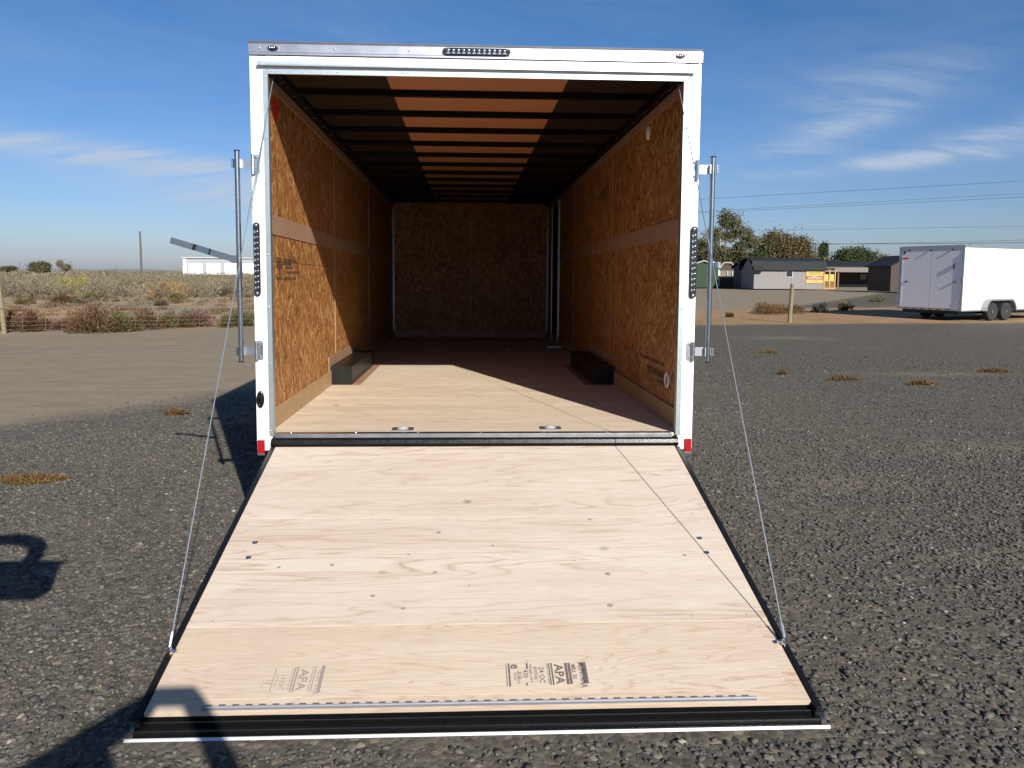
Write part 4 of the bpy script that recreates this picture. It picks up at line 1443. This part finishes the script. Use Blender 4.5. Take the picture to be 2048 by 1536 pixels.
def sector(a0, a1, d0, d1, pw=1.0):
    def f(rng, n):
        a = rng.uniform(R(a0), R(a1), n)
        d = d0 + (d1 - d0) * rng.uniform(0, 1, n) ** pw
        return np.stack([EYE.x + np.sin(a) * d, EYE.y + np.cos(a) * d], -1)
    return f


field('sagebrush', 900, sector(-40, -9, 50, 115, 1.1), .85, 1.15, 'sage', 201, .085, 230)
field('sagebrush', 1100, sector(-40, -8, 112, 330, 1.2), 1.7, 1.20, 'sage', 202, .17, 90)
field('low_weeds', 110, sector(-40, -14, 30, 52), .35, .20, 'russet', 203, .06, 110)
field('low_weeds', 90, sector(-40, -14, 38, 54), .40, .28, 'sage', 204, .06, 120)
# dry grass on the bare strip at the right


def strip_region(rng, n):
    x = rng.uniform(6.5, 13.5, n)
    y = 20.3 + (x - 8) * .15 + rng.beta(1.3, 2.2, n) * 4.5
    return np.stack([x, y], -1)


field('dry_grass', 170, strip_region, .40, .045, 'straw', 205, .06, 70, (.30, .2))

# ------------------------------------------------------------------ fence
fen = empty('wire_fence', gp(5, 667), 0, 'low wire fence with wooden posts running behind the trailer', 'fence')
fo = Vector(fen.location)
P0, P1 = gp(9, 667), gp(1579, 645)
fd = (P1 - P0).normalized()


def post(p, h, r, lean):
    t = MB()
    t.tube([(p.x - fo.x, p.y - fo.y, -.05), (p.x - fo.x + lean * .5, p.y - fo.y, h * .5), (p.x - fo.x + lean, p.y - fo.y, h)], [r, r * .96, r * .9], 10)
    return t.build('post', M['post'], fen, smooth=True)


post(P0, 1.47, .062, -.10)
post(P0 - fd * 6, 1.40, .06, .03)
post(P0 + fd * 7.6, 1.35, .05, .02)
post(P0 + fd * 15.2, 1.35, .05, .02)
post(P1, 1.30, .068, .05)
for zh, r_ in ((.63, .0055), (.42, .003), (.30, .003), (.20, .003), (.10, .003)):
    t = MB()
    a_, b_ = P0 - fd * 6 - fo, P0 + fd * 15.2 - fo
    t.tube([(a_ + (b_ - a_) * (i / 20)) + Vector((0, -.07, zh + .012 * math.sin(i * 1.7 + zh * 9))) for i in range(21)], r_, 4)
    t.build('wire', M['wire'], fen)
t = MB()
for i in range(40):
    q = P0 - fd * 5.8 + fd * .52 * i - fo
    t.tube([q + Vector((0, -.07, .08)), q + Vector((0, -.07, .42))], .0016, 3)
tag(t.build('mesh_wire', M['wire'], fen), kind='stuff')

# ------------------------------------------------------------------ sheds on the right
M['grey_side'] = simple('grey_shed_siding', (0.20, 0.185, 0.178), .7, 0, .05, 4)
M['dark_roof'] = simple('dark_metal_roof', (0.022, 0.023, 0.026), .7, .0, .12, 3, .15)
M['green_side'] = simple('green_shed_siding', (0.030, 0.053, 0.030), .7, 0, .08, 4, .2)
M['dark_side'] = simple('dark_blue_grey_wall', (0.045, 0.060, 0.085), .7, 0, .1, 4)
M['trimw'] = simple('pale_trim', (0.40, 0.40, 0.40), .6, 0, .05, 6)
M['yel'] = simple('fresh_yellow_timber', (0.46, 0.27, 0.075), .6, 0, .12, 6)
M['bannery'] = simple('yellow_banner', (0.50, 0.37, 0.09), .6, 0, .05, 6)
M['bannerr'] = simple('red_banner_band', (0.28, 0.035, 0.04), .6, 0, .05, 6)
M['brown_wood'] = simple('brown_stained_wood', (0.16, 0.075, 0.035), .7, 0, .2, 6)
M['dark_wood'] = simple('dark_brown_wood', (0.045, 0.026, 0.020), .7, 0, .2, 6)
M['glassd'] = simple('dark_window_glass', (0.02, 0.024, 0.028), .08, 0, .1, 4)
M['paleroof'] = simple('tan_fascia', (0.16, 0.135, 0.118), .7, 0, .08, 4)
M['siding'] = simple('white_metal_siding', (0.31, 0.33, 0.37), .6, 0, .04, 2, .2)
M['whitedoor'] = simple('white_roller_door', (0.82, 0.82, 0.83), .5, 0, .03, 4)


def shed(name, x0, x1, y, depth, eave, ridge, wall, roofm, label, rz=0.0, over=.25, gable_front=False, lines=True, loft=False):
    cx = (x0 + x1) / 2
    hw_ = (x1 - x0) / 2
    o = empty(name, (cx, y, 0), rz, label, 'shed')
    t = MB()
    if gable_front:
        t.prism([(-hw_, .12), (hw_, .12), (hw_, eave), (0, ridge), (-hw_, eave)], 'y', 0, depth)
    else:
        t.prism([(0, .12), (depth, .12), (depth, eave), (depth / 2, ridge - .05), (0, eave)], 'x', -hw_, hw_)
    wl_ = t.build('wall', wall, o)
    if lines:
        t = MB()
        k = -hw_ + .3
        while k < hw_:
            t.box(k - .012, k + .012, -.008, -.001, .13, eave - .02)
            k += .4
        tag(t.build('batten', wall, wl_), kind='stuff')
    t = MB()
    if gable_front:
        for s_ in (-1, 1):
            dx, dz_ = hw_ + over, (ridge - eave) * (hw_ + over) / hw_
            t.add([(s_ * dx, -over, ridge - dz_), (0, -over, ridge), (0, depth + over, ridge), (s_ * dx, depth + over, ridge - dz_), (s_ * dx, -over, ridge - dz_ + .07), (0, -over, ridge + .07), (0, depth + over, ridge + .07), (s_ * dx, depth + over, ridge - dz_ + .07)],
                  [(0, 1, 2, 3), (4, 7, 6, 5), (0, 4, 5, 1), (1, 5, 6, 2), (2, 6, 7, 3), (3, 7, 4, 0)])
    elif loft:
        k = [(-over, eave - .10), (-over * .2, eave + (ridge - eave) * .68), (depth / 2, ridge), (depth + over * .2, eave + (ridge - eave) * .68), (depth + over, eave - .10), (depth + over, eave - .03), (depth + over * .2, eave + (ridge - eave) * .68 + .06), (depth / 2, ridge + .06), (-over * .2, eave + (ridge - eave) * .68 + .06), (-over, eave - .03)]
        t.prism(k, 'x', -hw_ - over, hw_ + over)
    else:
        k = [(-over, eave - .08), (depth / 2, ridge), (depth + over, eave - .08), (depth + over, eave), (depth / 2, ridge + .08), (-over, eave)]
        t.prism(k, 'x', -hw_ - over, hw_ + over)
    rf = t.build('roof', roofm, o)
    if not gable_front:
        t = MB()
        k = -hw_ - over + .15
        while k < hw_ + over:
            if loft:
                t.add([(k - .02, -over - .012, eave - .09), (k + .02, -over - .012, eave - .09), (k + .02, -over * .2 - .012, eave + (ridge - eave) * .68 + .05), (k - .02, -over * .2 - .012, eave + (ridge - eave) * .68 + .05)], [(0, 1, 2, 3)])
            k += .45
        if loft:
            tag(t.build('roof_rib', roofm, rf), kind='stuff')
    return o


# grey shed with a loft roof, a window, a banner and a yellow porch at its right end
gs = shed('storage_shed', 29.45, 36.75, 74.0, 3.6, 2.12, 3.28, M['grey_side'], M['dark_roof'], 'grey shed with dark metal roof, yellow banner and small window', loft=True)
ox = (29.45 + 36.75) / 2
wn = MB().box(32.76 - ox, 33.55 - ox, -.05, -.009, 1.30, 2.06).build('window', M['trimw'], gs)
MB().box(32.84 - ox, 33.47 - ox, -.058, -.051, 1.38, 1.98).build('pane', M['glassd'], wn)
bn = MB().box(34.95 - ox, 36.73 - ox, -.06, -.02, .76, 1.98).build('banner', M['bannery'], gs)
MB().box(34.97 - ox, 36.71 - ox, -.064, -.0605, 1.10, 1.46).build('red_band', M['bannerr'], bn)
t = MB()
for z, a_, b_, hh_ in ((1.27, 35.1, 36.6, .10), (1.40, 35.6, 36.1, .05)):
    t.box(a_ - ox, b_ - ox, -.067, -.0645, z - hh_ / 2, z + hh_ / 2)
tag(t.build('banner_print', M['trimw'], bn), kind='stuff')
t = MB()
for z, a_, b_, hh_ in ((1.80, 35.2, 36.5, .07), (1.66, 35.1, 36.6, .06), (.95, 35.5, 36.2, .06)):
    k = a_
    while k < b_:
        t.box(k - ox, k + .10 - ox, -.063, -.0605, z - hh_ / 2, z + hh_ / 2)
        k += .15
tag(t.build('banner_print', M['olive'], bn), kind='stuff')
MB().box(-3.65 + 0, -3.60, -.02, -.010, .14, 2.1).build('corner_trim', M['dark_side'], gs)
MB().box(-3.95, -2.75, -.75, -.27, 2.02, 2.40).build('awning', M['dark_roof'], gs)
MB().box(3.651, 4.95, .2, 3.4, 2.06, 2.3).build('porch_roof', M['dark_roof'], gs)
pr = MB()
for x in (3.72, 4.30, 4.88):
    pr.box(x, x + .10, .02, .12, .16, 2.15)
pr.box(3.7, 4.98, .0, 1.6, .14, .24)
por = pr.build('porch', M['yel'], gs)
t = MB()
t.box(3.72, 4.98, .03, .09, .94, 1.02)
for k in range(9):
    t.box(3.83 + k * .12, 3.87 + k * .12, .04, .08, .25, .94)
tag(t.build('railing', M['yel'], por), kind='stuff')
MB().box(3.85, 4.26, .10, .14, .95, 1.66).build('porch_panel', M['bannery'], por)
MB().box(4.44, 4.84, .10, .14, .95, 1.66).build('porch_panel', M['bannery'], por)
t = MB()
t.tube([(4.35, .05, 1.95), (4.18, .05, 2.12)], .05, 4)
t.tube([(4.93, .05, 1.85), (4.76, .05, 2.08)], .05, 4)
t.build('brace', M['yel'], por)

sh = shed('storage_shed', 24.3, 27.7, 80.0, 4.0, 2.42, 3.0, M['green_side'], M['dark_roof'], 'green gable end shed half hidden behind the right lock bar', gable_front=True)
t = MB()
for s_ in (-1, 1):
    t.add([(s_ * 1.95, -.27, 2.335), (0, -.27, 3.01), (0, -.27, 3.12), (s_ * 1.95, -.27, 2.445), (s_ * 1.95, -.252, 2.335), (0, -.252, 3.01), (0, -.252, 3.12), (s_ * 1.95, -.252, 2.445)], [(0, 1, 2, 3), (4, 7, 6, 5), (0, 4, 5, 1), (3, 2, 6, 7)])
t.build('gable_trim', M['trimw'], sh)
# open timber greenhouse frame between the sheds
gh = empty('greenhouse', (30.2, 82.0, 0), 0, 'small gabled greenhouse with clear panels and dark base between the sheds', 'greenhouse')
MB().box(-2.2, 2.0, 0, 3, .05, 1.15).build('base', M['dark_wood'], gh)
t = MB()
for x in (-2.2, -1.65, -.75, -.2, .35, .9):
    t.box(x - .05, x + .05, 0, .1, 1.15, 1.95)
for (xa, za), (xb, zb) in (((-2.0, 1.95), (-1.2, 2.9)), ((-1.2, 2.9), (-.4, 2.9)), ((-.4, 2.9), (.35, 2.2)), ((.35, 2.2), (.35, 1.15))):
    t.tube([(xa, -.02, za), (xb, -.02, zb)], .07, 4)
t.build('frame', M['trimw'], gh)
MB().box(-2.1, .9, .12, .15, 1.16, 2.0).build('pane', M['paleroof'], gh)
MB().box(-2.25, -1.75, -.3, -.1, .2, 2.1).build('door', M['trimw'], gh)
MB().box(-2.2, 2.0, .2, 3, 1.95, 2.75).build('back_roof', M['dark_wood'], gh)
dk = shed('storage_shed', 29.5, 31.2, 77.2, 3.0, 2.3, 2.9, M['dark_side'], M['dark_roof'], 'dark blue shed wall beside the left end of the grey shed', lines=False)
MB().box(-.10, .10, -.06, -.005, 1.5, 2.0).build('lamp', M['trimw'], dk)
# long low building with posts
lb = empty('long_building', (51.0, 93.0, 0), 0, 'long low dark roofed building with an open front on posts', 'building')
MB().box(-7, 7, 4, 9, 0, 2.5).build('wall', M['dark_wood'], lb)
MB().prism([(-.6, 2.55), (9.6, 2.55), (9.6, 2.75), (4.5, 3.45), (-.6, 2.75)], 'x', -7.3, 7.3).build('roof', M['dark_roof'], lb)
MB().box(-7.2, 7.2, -.7, -.61, 1.96, 2.56).build('fascia', M['paleroof'], lb)
for x in (-3.6, 0.6, 4.8):
    MB().box(x - .09, x + .09, -.5, -.32, 0, 1.955).build('post', M['brown_wood'], lb)
for k, x in enumerate((-4.6, -2.2, 2.0, 4.4)):
    f_ = MB().box(x - .55, x + .55, 3.94, 3.995, .9, 1.8).build('window', M['dark_roof'], lb)
    MB().box(x - .48, x + .48, 3.92, 3.938, .97, 1.73).build('pane', M['glassd'], f_)
MB().box(-7, 7, 3.0, 3.9, 0, .35).build('deck', M['paleroof'], lb)
ds = shed('storage_shed', 39.2, 42.4, 64.0, 4.0, 2.5, 3.35, M['dark_wood'], M['dark_roof'], 'dark brown shed partly hidden behind the parked white trailer', gable_front=True, lines=False)
for q in (ds,):
    q.location = (39.9, 64.0, 0)

# left: white self-storage building
M['rust'] = simple('rusty_brown_metal', (0.17, 0.075, 0.045), .8, 0, .3, 3)
wb_ = empty('storage_building', (-48.0, 170, 0), 0, 'long white metal building with a row of roller doors beyond the sage field', 'building')
MB().box(-14.7, 24, 0, 14, 0, 4.55).build('wall', M['siding'], wb_)
t = MB()
k = -14.5
while k < 24:
    t.box(k - .03, k + .03, -.03, -.002, 3.3, 4.3)
    k += .45
tag(t.build('siding_rib', M['siding'], wb_), kind='stuff')
MB().prism([(-.35, 4.36), (14.2, 4.36), (14.2, 4.9), (-.35, 4.62)], 'x', -15.1, 24.3).build('roof', M['trimw'], wb_)
MB().box(-14.75, -14.1, -.06, -.003, 0, 4.34).build('corner_trim', M['whitedoor'], wb_)
d0_ = None
for k in range(9):
    x = -13.6 + k * 3.95
    if d0_ is None:
        t = MB()
        for j in range(8):
            t.box(-1.5, 1.5, -.05 - .004 * (j % 2), -.004, .05 + j * .4, .43 + j * .4)
        d0_ = t.build('roller_door', M['whitedoor'], wb_)
        dd = d0_
    else:
        dd = d0_.copy()
        C.objects.link(dd)
    dd.location.x = x + 1.5
MB().box(-15.6, -15.0, 2, 4, 1.2, 2.7).build('wall_box', M['whitedoor'], wb_)
gt = empty('yard_fence', (-48.0, 118, 0), 0, 'far pale pipe fence with a gate in front of the white building', 'fence')
for x in (4.6, 12.1, 22.0):
    MB().tube([(x, 0, 0), (x, 0, 2.6)], .10, 6).build('post', M['trimw'], gt)
MB().tube([(4.6, 0, 1.05), (12.1, 0, 1.05)], .06, 6).build('rail', M['trimw'], gt)
MB().box(22.4, 26.0, 3, 4, 0.6, 2.2).build('rusty_cabinet', M['rust'], gt)
bs = empty('metal_shed', (-24.5, 122, 0), 0, 'small grey metal shed at the right end of the white building', 'shed')
MB().box(-1.8, 1.8, 0, 3, 0, 2.6).build('wall', M['fender'], bs)
MB().box(-2.0, 2.0, -.2, 3.2, 2.61, 2.75).build('roof', M['dark_roof'], bs)

# ------------------------------------------------------------------ poles and lines
M['polew'] = simple('pole_wood', (0.10, 0.085, 0.085), .9, 0, .2, 6)


def utility_pole(x, y, h, label, arm=True, r=.15):
    o = empty('utility_pole', (x, y, 0), 0, label, 'pole', 'utility poles')
    MB().tube([(0, 0, 0), (-.02 * h * .1, 0, h)], [r * 1.2, r * .8], 8).build('shaft', M['polew'], o, smooth=True)
    if arm:
        MB().box(-.9, .9, -.06, .06, h - .45, h - .3).build('crossarm', M['polew'], o)
    return o


utility_pole(-55.4, 130, 8.2, 'leaning bare pole standing alone in the sage field at left', False, .17)
utility_pole(52.3, 110, 6.3, 'dark pole rising behind the roof of the grey shed', False, .10)
for px, py, d, lab in ((39, 524, 400, 'hairline mast on the horizon left of the autumn tree'), (143, 522, 420, 'hairline mast on the horizon right of the autumn tree'), (232, 531, 420, 'short hairline mast on the horizon left of the lone pole')):
    r_ = ray(px, py)
    p = EYE + r_ * (d / r_.dot(FW))
    o = utility_pole(p.x, p.y, p.z, lab, True, .12)
t = None


def wire_line(x0, z0, x1, z1, y0, y1, sag, r_, label):
    t = MB()
    a_, b_ = Vector((x0, y0, z0)), Vector((x1, y1, z1))
    pts = []
    for i in range(25):
        u = i / 24
        p = a_.lerp(b_, u)
        p.z -= sag * 4 * u * (1 - u)
        pts.append(p - a_)
    t.tube(pts, r_, 4)
    o = t.build('power_line', M['black'])
    o.location = a_
    return tag(o, label, 'power line', 'overhead power lines')


wire_line(20, 11.7, 110, 17.6, 110, 110, .0, .020, 'uppermost thin power line rising to the right in the sky')
wire_line(20, 9.9, 110, 15.7, 110, 110, .0, .018, 'thin power line just below the uppermost one')
wire_line(20, 10.0, 110, 15.2, 111, 111, .15, .018, 'second strand of the pair below the uppermost line')
wire_line(20, 7.7, 110, 9.8, 112, 112, .0, .015, 'faint power line crossing the sky halfway above the sheds')
wire_line(18, 7.1, 52.3, 6.22, 110, 110, .1, .033, 'dark power line from the lock bar to the pole behind the shed')
wire_line(52.3, 6.22, 110, 7.5, 110, 110, .25, .033, 'dark power line from the pole to the parked trailer')
wire_line(52.3, 6.15, 110, 8.0, 111, 111, .1, .020, 'thin line just above the dark line over the parked trailer')

# ------------------------------------------------------------------ trees
def tree(name, x, y, h, blobs, mat, bark, label, seed, n, leaf, trunk_r=.18, stems=1, group='trees behind the sheds'):
    """blobs: (dx, dz, rx, rz, share); limbs run to each blob, leaves gather in sub-clumps"""
    rng = np.random.default_rng(seed)
    o = empty(name, (x, y, 0), 0, label, 'tree', group)
    t = MB()
    top = max(b[1] for b in blobs)
    for k in range(stems):
        ox_ = (k - (stems - 1) / 2) * .7
        pts = [(ox_ * .3, 0, 0), (ox_ * .6 + rng.normal(0, .1), rng.normal(0, .1), h * .25), (ox_ + rng.normal(0, .12), rng.normal(0, .15), h * .55), (ox_ * 1.2 + rng.normal(0, .2), 0, top)]
        t.tube(pts, [trunk_r, trunk_r * .75, trunk_r * .45, trunk_r * .12], 7)
    Ps, Ts = [], []
    for dx, dz, rx, rz, share in blobs:
        st_ = Vector((rng.normal(0, .1), 0, max(h * .15, dz - rz * 1.1)))
        t.tube([st_, st_.lerp(Vector((dx, 0, dz)), .6) + Vector((0, rng.normal(0, .2), .1)), (dx, rng.normal(0, rx * .3), dz + rz * .5)], [trunk_r * .45, trunk_r * .25, trunk_r * .08], 5)
        kk_ = max(7, int(20 * share))
        for _ in range(kk_):
            d = rng.normal(size=3)
            d /= np.linalg.norm(d)
            c = np.array([dx, 0, dz]) + d * np.array([rx, rx, rz]) * rng.uniform(.35, .95)
            t.tube([(dx * .8, 0, dz - rz * .4), tuple(c)], [trunk_r * .16, trunk_r * .04], 4)
            m = int(n * 5.0 * share / kk_)
            sp_ = rng.uniform(.16, .48)
            Ps.append(c + rng.normal(0, sp_, (m, 3)) * np.array([rx * 1.25, rx, rz * .9]))
            Ts.append(np.clip(rng.normal(.47 + rng.normal(0, .14), .18, m), 0, 1))
    t.build('trunk', bark, o)
    P = np.concatenate(Ps)
    V, F = leaf_tris(rng, P, leaf * .66, .1)
    np_mesh('crown', V, F, mat, o, np.concatenate(Ts))
    return o


tree('birch_tree', 33.6, 96, 10.3, [(.2, 8.8, .75, 1.3, .7), (1.6, 8.2, .7, .9, .5), (-1.3, 6.9, .9, .9, .6), (2.9, 6.9, 1.1, .9, .8), (3.6, 5.7, .8, .7, .6), (-2.2, 5.3, 1.1, .8, .7), (.9, 6.6, .9, .8, .5), (2.2, 5.0, .8, .8, .6), (-.6, 4.6, .9, .7, .4)], M['leafpale'], M['palebark'], 'tall thin crowned pale tree right of the trailer, tallest of the trees', 301, 620, .26, .20, 2)
tree('bush_tree', 32.6, 97, 5.2, [(-3.0, 3.6, 1.6, 1.0, 1.2), (.2, 3.6, 1.7, 1.1, 1.3), (2.7, 3.7, 1.4, 1.1, 1.1), (4.4, 3.2, .9, .9, .7)], M['leafolive'], M['bark'], 'low olive tree mass under the tall thin tree', 302, 1100, .30, .16, 3)
tree('autumn_tree', 42.0, 98, 7.4, [(-1.7, 5.3, 1.3, 1.5, 1.4), (.3, 5.4, 1.4, 1.5, 1.4), (2.4, 5.2, 1.2, 1.3, 1.1), (-2.2, 3.6, 1.2, 1.0, .8), (1.0, 3.8, 1.6, 1.0, 1.0), (3.4, 3.8, .9, .9, .6)], M['leafbrown'], M['bark'], 'broad brown autumn tree behind the middle of the grey shed', 303, 1000, .26, .2, 3)
tree('small_tree', 38.4, 97, 5.0, [(0, 3.9, .75, 1.1, 1.2), (.9, 5.0, .5, .8, .6), (-.7, 3.3, .6, .7, .6)], M['leafgreen'], M['bark'], 'small dark green tree at the left end of the grey shed roof', 304, 700, .24, .12)
tree('yellow_bush', 46.3, 99, 4.2, [(-1.6, 3.5, 1.1, .55, .8), (.4, 3.4, 1.1, .5, .8), (2.0, 3.3, .9, .4, .6)], M['leafbrown'], M['bark'], 'low yellowish bush peeking over the right half of the shed roof', 305, 600, .24, .12, 2)
tree('poplar_tree', 49.6, 102, 6.2, [(-.15, 5.0, .35, .9, .8), (.35, 4.9, .40, .9, .8), (0, 3.6, .55, .8, .8)], M['leafgreen'], M['bark'], 'narrow upright green poplar above the right end of the shed roof', 306, 700, .22, .12)
tree('round_tree', 56.4, 106, 5.5, [(-1.6, 4.0, 1.2, 1.1, 1.2), (.3, 4.3, 1.4, 1.1, 1.4), (2.0, 3.8, 1.0, .9, 1.0), (0, 3.0, 1.6, .8, 1.0)], M['leafgreen'], M['bark'], 'round green tree above the long dark roof', 307, 900, .26, .18, 2)
tree('small_tree', 61.3, 107, 4.4, [(0, 3.5, .8, .8, 1.0), (-1.6, 3.3, .9, .5, .7)], M['leafolive'], M['bark'], 'little olive tree right of the round green tree', 308, 700, .24, .12)
tree('brown_tree', 62.5, 92, 5.4, [(0, 4.2, 1.1, .9, 1.2), (-1.2, 3.6, .9, .7, .8)], M['leafbrown'], M['bark'], 'brownish tree top just left of the parked trailer', 309, 800, .26, .15, 2)
p = EYE + ray(82, 540) * 160
tree('autumn_tree', p.x, p.y, 4.2, [(-1.2, 2.9, 1.3, .9, 1.3), (1.0, 3.0, 1.0, .8, 1.0), (-.2, 2.0, 1.7, .6, 1.0)], M['leafolive'], M['bark'], 'yellow green tree on the horizon at far left', 310, 700, .35, .16, 3, 'trees on the left horizon')
tree('autumn_tree', p.x + 3.4, p.y + 2, 4.6, [(-.6, 3.4, .7, .9, .7), (.9, 2.7, 1.1, .8, .9)], M['sage'], M['bark'], 'half bare pale tree touching the yellow green horizon tree', 311, 300, .33, .14, 2, 'trees on the left horizon')
p = EYE + ray(15, 538) * 190
tree('autumn_tree', p.x, p.y, 3.6, [(-.8, 2.0, 1.3, .7, 1.0), (.9, 2.2, 1.2, .6, 1.0)], M['leafolive'], M['bark'], 'dark low tree on the horizon at the left edge of the photo', 312, 600, .35, .14, 2, 'trees on the left horizon')
for o_ in list(C.objects):
    if o_.get('group') == 'trees on the left horizon':
        o_.scale = (.8, .8, .8)
field('distant_scrub', 260, sector(12, 45, 125, 220), 3.0, 2.6, 'leafolive', 207, .7, 60)

t = MB()
hp2 = []
for i in range(90):
    a_ = R(-60 + i * 1.4)
    hp2.append((EYE.x + math.sin(a_) * 2600, EYE.y + math.cos(a_) * 2600, 3 + 2.5 * math.sin(i * .55) + 1.5 * math.sin(i * 1.7)))
for i in range(89):
    (x0, y0, z0), (x1, y1, z1) = hp2[i], hp2[i + 1]
    t.add([(x0, y0, -1), (x1, y1, -1), (x1 * 1.05, y1 * 1.05, z1), (x0 * 1.05, y0 * 1.05, z0)], [(0, 1, 2, 3)])
M['hill'] = simple('far_low_hills', (0.20, 0.22, 0.25), 1.0, 0, .1, .01, 0)
tag(t.build('hills', M['hill']), kind='structure')

# ------------------------------------------------------------------ photographer (only the shadow reaches the frame)
M['jacket'] = simple('dark_jacket', (0.04, 0.045, 0.06), .85, 0, .2, 12)
M['skin'] = simple('skin', (0.45, 0.27, 0.19), .55, 0, .06, 20)
M['hair'] = simple('brown_hair', (0.06, 0.035, 0.02), .7, 0, .2, 40)
M['jeans'] = simple('blue_jeans', (0.06, 0.08, 0.14), .9, 0, .2, 20)


def skin_body(name, verts, edges, radii, mat, parent, root=0, sub=2):
    me = bpy.data.meshes.new(name)
    me.from_pydata(verts, edges, [])
    me.materials.append(mat)
    o = bpy.data.objects.new(name, me)
    link(o, parent)
    bm = bmesh.new()
    bm.from_mesh(me)
    ly = bm.verts.layers.skin.verify()
    bm.verts.ensure_lookup_table()
    for v, r_ in zip(bm.verts, radii):
        v[ly].radius = (r_, r_) if isinstance(r_, float) else r_
    bm.verts[root][ly].use_root = True
    bm.to_mesh(me)
    bm.free()
    sk = o.modifiers.new('skin', 'SKIN')
    sk.use_smooth_shade = True
    o.modifiers.new('sub', 'SUBSURF').levels = sub
    o.modifiers['sub'].render_levels = sub
    return o


ph = empty('person', (-.17, -5.08, 0), 0, 'person standing behind the camera holding a camera out with both hands', 'person')
bv = {'pel': (0, 0, .95), 'wai': (0, .01, 1.10), 'che': (0, .02, 1.32), 'nec': (0, .02, 1.49), 'hd1': (0, .05, 1.60), 'hd2': (0, .06, 1.70),
      'shl': (-.19, .01, 1.41), 'ell': (-.50, .24, 1.34), 'wrl': (-.035, .42, 1.595), 'pal': (.035, .455, 1.645),
      'shr': (.19, .01, 1.41), 'elr': (.47, .22, 1.26), 'wrr': (.22, .43, 1.59), 'par': (.175, .46, 1.645),
      'hil': (-.10, 0, .90), 'knl': (-.12, .04, .50), 'anl': (-.13, 0, .09), 'tol': (-.14, .15, .04),
      'hir': (.10, 0, .90), 'knr': (.12, .04, .50), 'anr': (.13, 0, .09), 'tor': (.14, .15, .04)}
nm = list(bv)
ed = [('pel', 'wai'), ('wai', 'che'), ('che', 'nec'), ('nec', 'hd1'), ('hd1', 'hd2'), ('che', 'shl'), ('shl', 'ell'), ('ell', 'wrl'), ('wrl', 'pal'), ('che', 'shr'), ('shr', 'elr'), ('elr', 'wrr'), ('wrr', 'par'),
      ('pel', 'hil'), ('hil', 'knl'), ('knl', 'anl'), ('anl', 'tol'), ('pel', 'hir'), ('hir', 'knr'), ('knr', 'anr'), ('anr', 'tor')]
rad = {'pel': (.15, .11), 'wai': (.14, .10), 'che': (.16, .12), 'nec': .055, 'hd1': .085, 'hd2': .075, 'shl': .065, 'shr': .065, 'ell': .072, 'elr': .055, 'wrl': .058, 'wrr': .042, 'pal': .058, 'par': .052, 'hil': .085, 'hir': .085, 'knl': .06, 'knr': .06, 'anl': .042, 'anr': .042, 'tol': .035, 'tor': .035}
verts = [bv[k] for k in nm]
edges = [(nm.index(a_), nm.index(b_)) for a_, b_ in ed]
radii = [rad[k] for k in nm]
# fingers
for side, sx2 in (('pal', 1), ('par', -1)):
    b0 = bv[side]
    for k in range(4):
        i0 = len(verts)
        verts.append((b0[0] - sx2 * .004, b0[1] + .032, b0[2] + .022 - k * .017))
        verts.append((b0[0] + sx2 * (.022 + .004 * (1.5 - abs(k - 1.5))), b0[1] + .034, b0[2] + .022 - k * .017))
        radii += [.009, .0075]
        edges += [(nm.index(side), i0), (i0, i0 + 1)]
    i0 = len(verts)
    verts.append((b0[0] + sx2 * .030, b0[1] - .018, b0[2] - .012))
    radii.append(.010)
    edges.append((nm.index(side), i0))
skin_body('body', verts, edges, radii, M['jacket'], ph)
t = MB().box(.045, .165, .462, .486, 1.610, 1.680)
t.tube([(.105, .486, 1.640), (.105, .500, 1.640)], .022, 14)
hc = t.build('digital_camera', M['black'], None, bevel=.004)
hc.location = (-.17, -5.08, 0)
tag(hc, 'small black digital camera held up by the person behind the view', 'camera')

# made-up unseen post, hook and box, added to cast the left-edge gravel shadow
hp_ = empty('added_shadow_post', (-1.90, -2.86, 0), 0, 'made-up post with hook and box, added out of view at left to cast a shadow', 'post')
MB().tube([(0, 0, 0), (0, 0, 1.51)], .036, 16).build('shaft', M['pipe'], hp_, smooth=True)
ctrl = [Vector(p_) for p_ in ((0, 0, 1.50), (.03, 0, 1.585), (.12, 0, 1.635), (.24, 0, 1.655), (.34, 0, 1.64), (.41, 0, 1.585), (.42, 0, 1.50), (.40, 0, 1.44), (.37, 0, 1.39))]
crv = []
for i in range(len(ctrl) - 1):
    p0_, p1_, p2_, p3_ = ctrl[max(i - 1, 0)], ctrl[i], ctrl[i + 1], ctrl[min(i + 2, len(ctrl) - 1)]
    for k in range(5):
        u = k / 5
        crv.append(.5 * (2 * p1_ + (p2_ - p0_) * u + (2 * p0_ - 5 * p1_ + 4 * p2_ - p3_) * u * u + (3 * p1_ - p0_ - 3 * p2_ + p3_) * u ** 3))
crv.append(ctrl[-1])
MB().tube(crv, .048, 16).build('hook', M['pipe'], hp_, smooth=True)
MB().box(.06, .56, -.07, .07, 1.19, 1.40).build('box', M['pipe'], hp_, bevel=.015)
MB().box(.085, .575, -.082, .082, 1.4005, 1.412).build('lid', M['galv'], hp_, bevel=.003)
